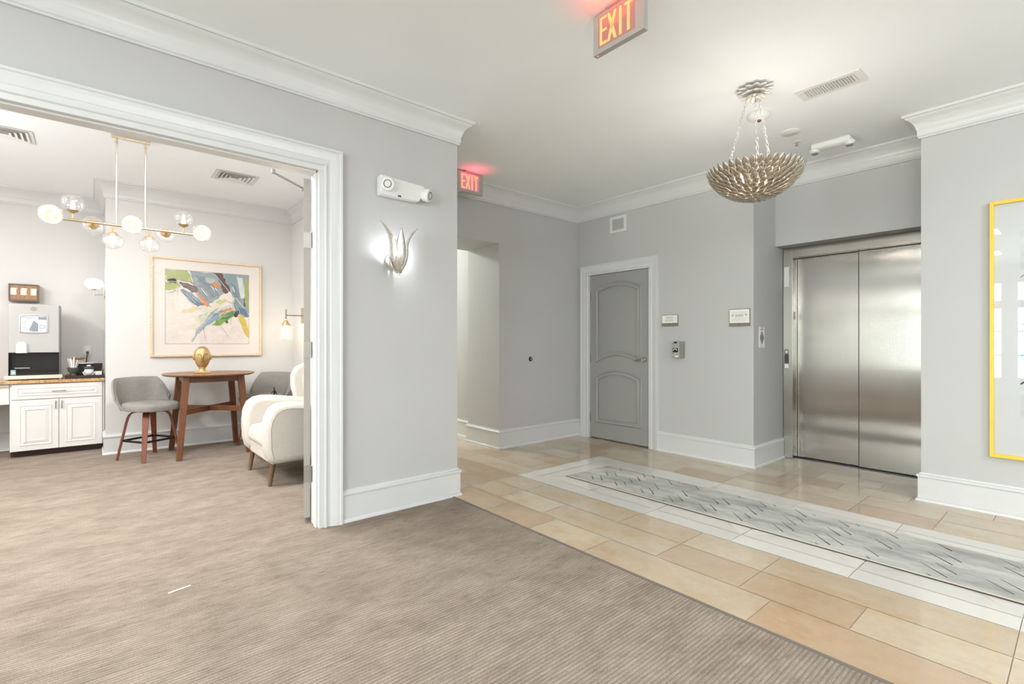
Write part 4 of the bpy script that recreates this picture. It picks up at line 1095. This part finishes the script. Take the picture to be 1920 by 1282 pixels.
MB().box((.002, YA - CY - .022, .838), (2.05, YA - CY - .002, .93)).build('backsplash', M['granite'], t, bevel=.002)
ZT = .8385
# coffee machine
t = thing('coffee_machine', 'tall silver coffee machine with lit screen on the granite counter', 'coffee machine', (-.71, 7.62, ZT))
MW = .408
MB().box((-.032, -.04, .010), (MW + .03, .33, .05)).box((-.02, -.03, 0), (.0, -.01, .01)).box((MW, -.03, 0), (MW + .02, -.01, .01)).build('base_tray', M['lightgray'], t, bevel=.006)
MB().box((0, .10, .05), (MW, .33, .30)).box((MW - .012, 0, .05), (MW, .1, .30)).box((0, 0, .05), (.006, .1, .3)).build('dispensing_bay', M['black'], t)
MB().box((0, 0, .05), (MW - .012, .004, .085)).build('drip_panel', M['black'], t)
MB().box((0, 0, .30), (MW, .33, .842)).build('body', M['machine'], t, bevel=.008, seg=3)
MB().box((MW, .012, .05), (MW + .006, .32, .835)).build('side_panel', M['midgray'], t)
bz = MB().sweep([(.082, .525), (.082, .715), (.14, .724), (.2, .727), (.26, .724), (.318, .715), (.318, .525), (.26, .516), (.2, .513), (.14, .516)], [(0, 0), (0, .008), (.010, .010), (.016, .003), (.016, 0)], lambda a, b, h: (a, -h, b), closed=True, flip=1).build('bezel', M['machine'], t, smooth=True)
MB().box((.096, -.0015, .532), (.305, 0, .708)).build('screen', M['screen'], bz)
q = MB()
for i in range(7): q.box((.104, -.0022, .640 - i * .015), (.15, -.0016, .6435 - i * .015))
q.box((.104, -.0022, .688), (.21, -.0016, .694)).box((.104, -.0022, .676), (.18, -.0016, .680)).box((.235, -.0022, .668), (.303, -.0016, .70))
q.prism([(.16, .55), (.2, .66), (.235, .62), (.235, .536), (.19, .536)], -.002, -.0016)
q.tube([(.268 + .022 * math.cos(2 * PI * i / 20), -.0022, .59 + .018 * math.sin(2 * PI * i / 20)) for i in range(20)], .003, 5, True)
q.build('screen_graphic', M['screentext'], bz)
b = MB().tube([(.2 + .024 * math.cos(2 * PI * i / 24), -.001, .788 + .020 * math.sin(2 * PI * i / 24)) for i in range(24)], .0025, 6, True)
b.tube([(.19, -.001, .778), (.186, -.001, .79), (.195, -.001, .797), (.205, -.001, .797), (.214, -.001, .79), (.21, -.001, .778)], .002, 6).tube([(.2, -.001, .775), (.2, -.001, .792)], .003, 6)
b.build('round_badge', M['midgray'], t, smooth=True)
b = MB(); rs = []
for r, h in ((.047, .298), (.047, .37), (.044, .392), (.035, .41), (.02, .419), (.001, .421)): rs.append([(.105 + r * math.cos(2 * PI * i / 24), -.012 + r * math.sin(2 * PI * i / 24) * .7, h) for i in range(24)])
b.rings(rs); b.build('spout', M['plastic'], t, smooth=True)
MB().box((.05, -.006, .125), (.17, .0, .137)).build('drip_bar', M['chrome'], t, bevel=.002)
st_ = MB().box((.018, -.0012, .058), (.058, -.0, .112)).build('energy_sticker', mat('sticker_teal', '#86a9ad', .5), t)
MB().prism([(.026, .075), (.05, .075), (.05, .085), (.038, .098), (.026, .085)], -.0018, -.0012).build('sticker_mark', M['offwhite'], st_)
# pod organiser
t = thing('wall_organizer', 'brown wooden organizer with three cards above the coffee machine', 'organizer', (-.745, YA, 1.73))
MB().box((0, -.13, 0), (.248, 0, .022)).box((0, -.13, .185), (.248, 0, .20)).build('shelf_board', M['woodboxdark'], t, bevel=.002)
MB().box((.002, -.122, .022), (.246, 0, .185)).build('case', M['woodbox'], t)
q = MB().box((.0, -.132, .0), (.012, -.12, .2)).box((.236, -.132, 0), (.248, -.12, .2)).build('post', M['woodboxdark'], t)
for i in range(3):
    cx = .012 + i * .083
    MB().box((cx + .004, -.128, .072), (cx + .054, -.122, .142)).box((cx + .008, -.125, .138), (cx + .060, -.122, .152)).build('card', mat('card_white', '#d8d2ca', .7), t)
# outlet with plug
t = thing('wall_outlet', 'white wall outlet with a black plug above the condiment tray', 'outlet', (-.062, YA, 1.155))
MB().box((-.037, -.006, -.06), (.037, 0, .06)).build('cover_plate', M['plastic'], t, bevel=.003)
MB().box((-.018, -.008, .008), (.018, -.006, .045)).box((-.018, -.008, -.045), (.018, -.006, -.008)).build('receptacle', M['offwhite'], t)
b = MB().box((-.014, -.035, -.04), (.014, -.008, -.012)).tube([(0, -.03, -.035), (-.004, -.04, -.08), (-.012, -.035, -.15), (-.02, -.03, -.22), (-.03, -.05, -.30)], .006, 8)
b.build('plug', M['dark'], t, smooth=True)
# condiment tray and what stands on it
t = thing('condiment_tray', 'dark brown condiment tray on the granite counter beside the coffee machine', 'tray', (-.255, 7.53, ZT))
MB().box((0, 0, 0), (.345, .30, .008)).build('floor_panel', M['darkbrown'], t)
b = MB().box((0, 0, .008), (.345, .008, .035)).box((0, .292, .008), (.345, .30, .035)).box((0, .008, .008), (.008, .292, .035)).box((.337, .008, .008), (.345, .292, .035))
b.build('rim', M['darkbrown'], t)
ZTT = ZT + .0085
t = thing('packet_organizer', 'black upright packet organizer standing at the rear of the tray', 'organizer', (-.155, 7.74, ZTT))
MB().box((0, .06, 0), (.235, .075, .155)).build('back_board', M['black'], t)
MB().box((0, 0, 0), (.235, .06, .05)).build('bin', M['black'], t)
MB().box((.02, .04, .155), (.15, .075, .165)).build('top_edge', M['plastic'], t)
t = thing('stirrer_cup', 'dark cup of white stirrers and spoons on the condiment tray', 'cup', (-.18, 7.63, ZTT))
MB().lathe([(.028, 0), (.030, .03), (.028, .045), (.05, .075), (.058, .115), (.054, .115), (.045, .078), (.001, .05)], 24).build('cup_body', M['dark'], t, smooth=True)
for i in range(8):
    a = i * 2.4; tip = Vector((.055 * math.cos(a), .04 * math.sin(a), .20 + .02 * (i % 3)))
    MB().ribbon([(.01 * math.cos(a), .01 * math.sin(a), .06), tip], (-math.sin(a), math.cos(a), 0), .006, .0015).build('stirrer', M['offwhite'], t)
b = MB().tube([(0, 0, .06), (.01, 0, .20)], .006, 8); b.ell((.045, -.01, .222), (.06, .026, .018), 18, 10)
b.build('scoop', M['kraft'], t, smooth=True)
t = thing('sugar_jar', 'white round sugar jar with dark lid in a wire stand', 'jar', (-.045, 7.60, ZTT))
MB().ell((0, 0, .065), (.045, .045, .048), 22, 14).build('jar_body', M['plastic'], t, smooth=True)
MB().lathe([(.042, .095), (.045, .10), (.045, .118), (.02, .126), (.001, .13)], 20).build('lid', M['dark'], t, smooth=True)
MB().ell((0, 0, .134), (.022, .022, .01), 12, 8).build('lid_sugar', M['offwhite'], t, smooth=True)
b = MB().tube([(.052 * math.cos(PI + PI * i / 12), -.01, .065 + .052 * math.sin(PI + PI * i / 12)) for i in range(13)], .005, 8).box((-.035, -.02, 0), (.035, .02, .008)).tube([(-.015, -.01, .006), (-.02, -.01, .02)], .004, 6).tube([(.015, -.01, .006), (.02, -.01, .02)], .004, 6)
b.build('stand', M['plastic'], t, smooth=True)
t = thing('napkin_stack', 'block of white paper napkins on the tray next to the sugar jar', 'napkins', (.012, 7.58, ZTT), 0)
b = MB()
for i in range(12): b.box((-.001 * (i % 2), 0, i * .0055), (.058 + .001 * (i % 3), .10, i * .0055 + .005))
b.build('paper', M['offwhite'], t)
t = thing('spice_tin', 'small dark tin at the tray end against the alcove side', 'tin', (.076, 7.74, ZTT))
MB().lathe([(.011, 0), (.011, .07), (.001, .07)], 16).build('tin_body', M['dark'], t, smooth=True)
MB().lathe([(.012, .07), (.012, .085), (.001, .088)], 16).build('lid', M['kraft'], t, smooth=True)
for i, (x, y, z_) in enumerate(((-.225, 7.585, 0), (-.205, 7.565, 0), (-.14, 7.57, 0), (-.222, 7.56, .022))):
    o = MB().lathe([(.001, 0), (.016, 0), (.020, .02), (.021, .024), (.001, .025)], 14).build('creamer_pod', [M['offwhite'], M['kraft'], M['dark'], M['kraft']][i], smooth=True); o.location = (x, y, ZTT + z_)
    tag(o, ['white creamer pod at the front of the condiment tray', 'copper colored creamer pod beside the white one on the tray', 'dark creamer pod in front of the stirrer cup', 'copper colored creamer pod stacked on top of the white one'][i], 'creamer pod', 'creamer pods on the condiment tray')
# alcove sconce
t = thing('globe_sconce', 'lit white globe sconce on the alcove side above the outlet', 'sconce', (XA, 7.62, 1.87))
MB().box((-.012, -.035, -.09), (0, .035, .06)).build('backplate', M['chrome'], t, bevel=.003)
MB().tube([(-.01, 0, -.05), (-.10, 0, -.05)], .005, 8).tube([(-.10, 0, -.085), (-.10, 0, .012)], .006, 8).lathe([(.006, -.0), (.03, .006), (.032, .014), (.001, .014)], 18, (-.10, 0, 0)).build('arm', M['chrome'], t, smooth=True)
MB().ell((-.10, 0, .075), (.088, .088, .064), 24, 14).build('globe', M['opal'], t, smooth=True)

# white scrap on the carpet
o = MB().box((-.05, -.005, 0), (.05, .005, .0015)).build('paper_scrap', M['offwhite']); o.location = (.33, 2.98, .001); o.rotation_euler = (0, 0, math.radians(14))
tag(o, 'thin white paper scrap lying on the carpet before the opening', 'paper')

# ------------------------------------------------------------------ light
def lamp(kind, name, loc, energy, color=(1, 1, 1), size=.1, rot=(0, 0, 0), size_y=None, spread=None):
    l = bpy.data.lights.new(name, kind); l.energy = energy; l.color = color
    if kind == 'AREA':
        l.size = size
        if size_y: l.shape = 'RECTANGLE'; l.size_y = size_y
        if spread: l.spread = spread
    elif kind in ('POINT', 'SPOT'): l.shadow_soft_size = size
    o = bpy.data.objects.new(name, l); C.objects.link(o); o.location = loc; o.rotation_euler = rot
    return o
# hall: unseen fill lights added under the ceiling behind the viewer
for i, (x, y) in enumerate(((-3.6, -1.6), (-1.4, -1.6), (1.0, -1.6), (3.4, -1.6), (-3.6, 1.4), (-1.0, 1.2))):
    lamp('AREA', 'hall_ceiling_fill', (x, y, ZC - .03), 37, (.95, .98, 1), .55)
for x, y in ((-2.6, .2), (.3, -2.0), (3.0, -2.2), (-4.6, -2.4)): lamp('POINT', 'hall_point_fill', (x, y, 2.4), 69, (.93, .97, 1), .18)  # unseen point lights added to brighten the ceiling
for a, b in WIN:
    lamp('AREA', 'window_daylight', (XW - .2, (a + b) / 2, 1.54), 85, (.94, 1, .99), 2.3, (0, -PI / 2, 0), b - a)
# lounge: unseen fill lights added to brighten the room
for x, y in ((-1.5, 4.6), (-2.3, 5.7), (.6, 4.4)): lamp('AREA', 'lounge_ceiling_fill', (x, y, ZC - .03), 70, (1, .985, .965), .5)
lamp('POINT', 'lounge_point_fill', (-1.5, 5.5, 2.25), 46, (.97, .985, 1), .15)  # added uplight for the lounge ceiling, no fixture
lamp('POINT', 'lounge_point_fill', (.35, 4.2, 2.55), 11, (.97, .985, 1), .15)
# corridor
lamp('AREA', 'corridor_lamp', (3.0, 6.8, ZC - .03), 85, (1, 1, .95), .6)
# exit sign spill
lamp('SPOT', 'exit_spill', (2.03, 1.61, ZC - .13), 1.0, (1, .08, .04), .02, (PI, 0, 0)).data.spot_size = 2.4
lamp('SPOT', 'exit_spill', (3.02, 4.15, ZC - .11), .9, (1, .05, .12), .02, (PI, 0, 0)).data.spot_size = 2.4

wd = bpy.data.worlds.new('daylight'); S.world = wd; wd.use_nodes = True
nt = wd.node_tree; bg = nt.nodes['Background']
tc = nt.nodes.new('ShaderNodeTexCoord'); sp = nt.nodes.new('ShaderNodeSeparateXYZ'); rp = nt.nodes.new('ShaderNodeValToRGB')
nt.links.new(tc.outputs['Generated'], sp.inputs[0]); nt.links.new(sp.outputs[2], rp.inputs[0]); nt.links.new(rp.outputs[0], bg.inputs[0])
e_ = rp.color_ramp.elements; e_[0].position = 0.0; e_[0].color = (.45, .55, .38, 1); e_[1].position = .25; e_[1].color = (.9, .97, 1, 1)
x_ = e_.new(.06); x_.color = (.75, .85, .68, 1)
bg.inputs[1].default_value = 1.6

# ------------------------------------------------------------------ camera
cd = bpy.data.cameras.new('camera'); cam = bpy.data.objects.new('camera', cd); C.objects.link(cam)
cd.sensor_width = 36; cd.lens = 921 / 1920 * 36; cd.shift_y = 2.2 / 1920; cd.clip_start = .05
cam.location = (0, 0, H); cam.rotation_euler = (PI / 2, 0, math.radians(49.6) - PI / 2)
S.camera = cam
S.view_settings.view_transform = 'Standard'; S.view_settings.look = 'None'; S.view_settings.exposure = 0.0
S.cycles.use_denoising = True
S.cycles.max_bounces = 10; S.cycles.diffuse_bounces = 6; S.cycles.glossy_bounces = 5; S.cycles.transparent_max_bounces = 16
S.cycles.sample_clamp_indirect = 6; S.cycles.caustics_reflective = False; S.cycles.caustics_refractive = False
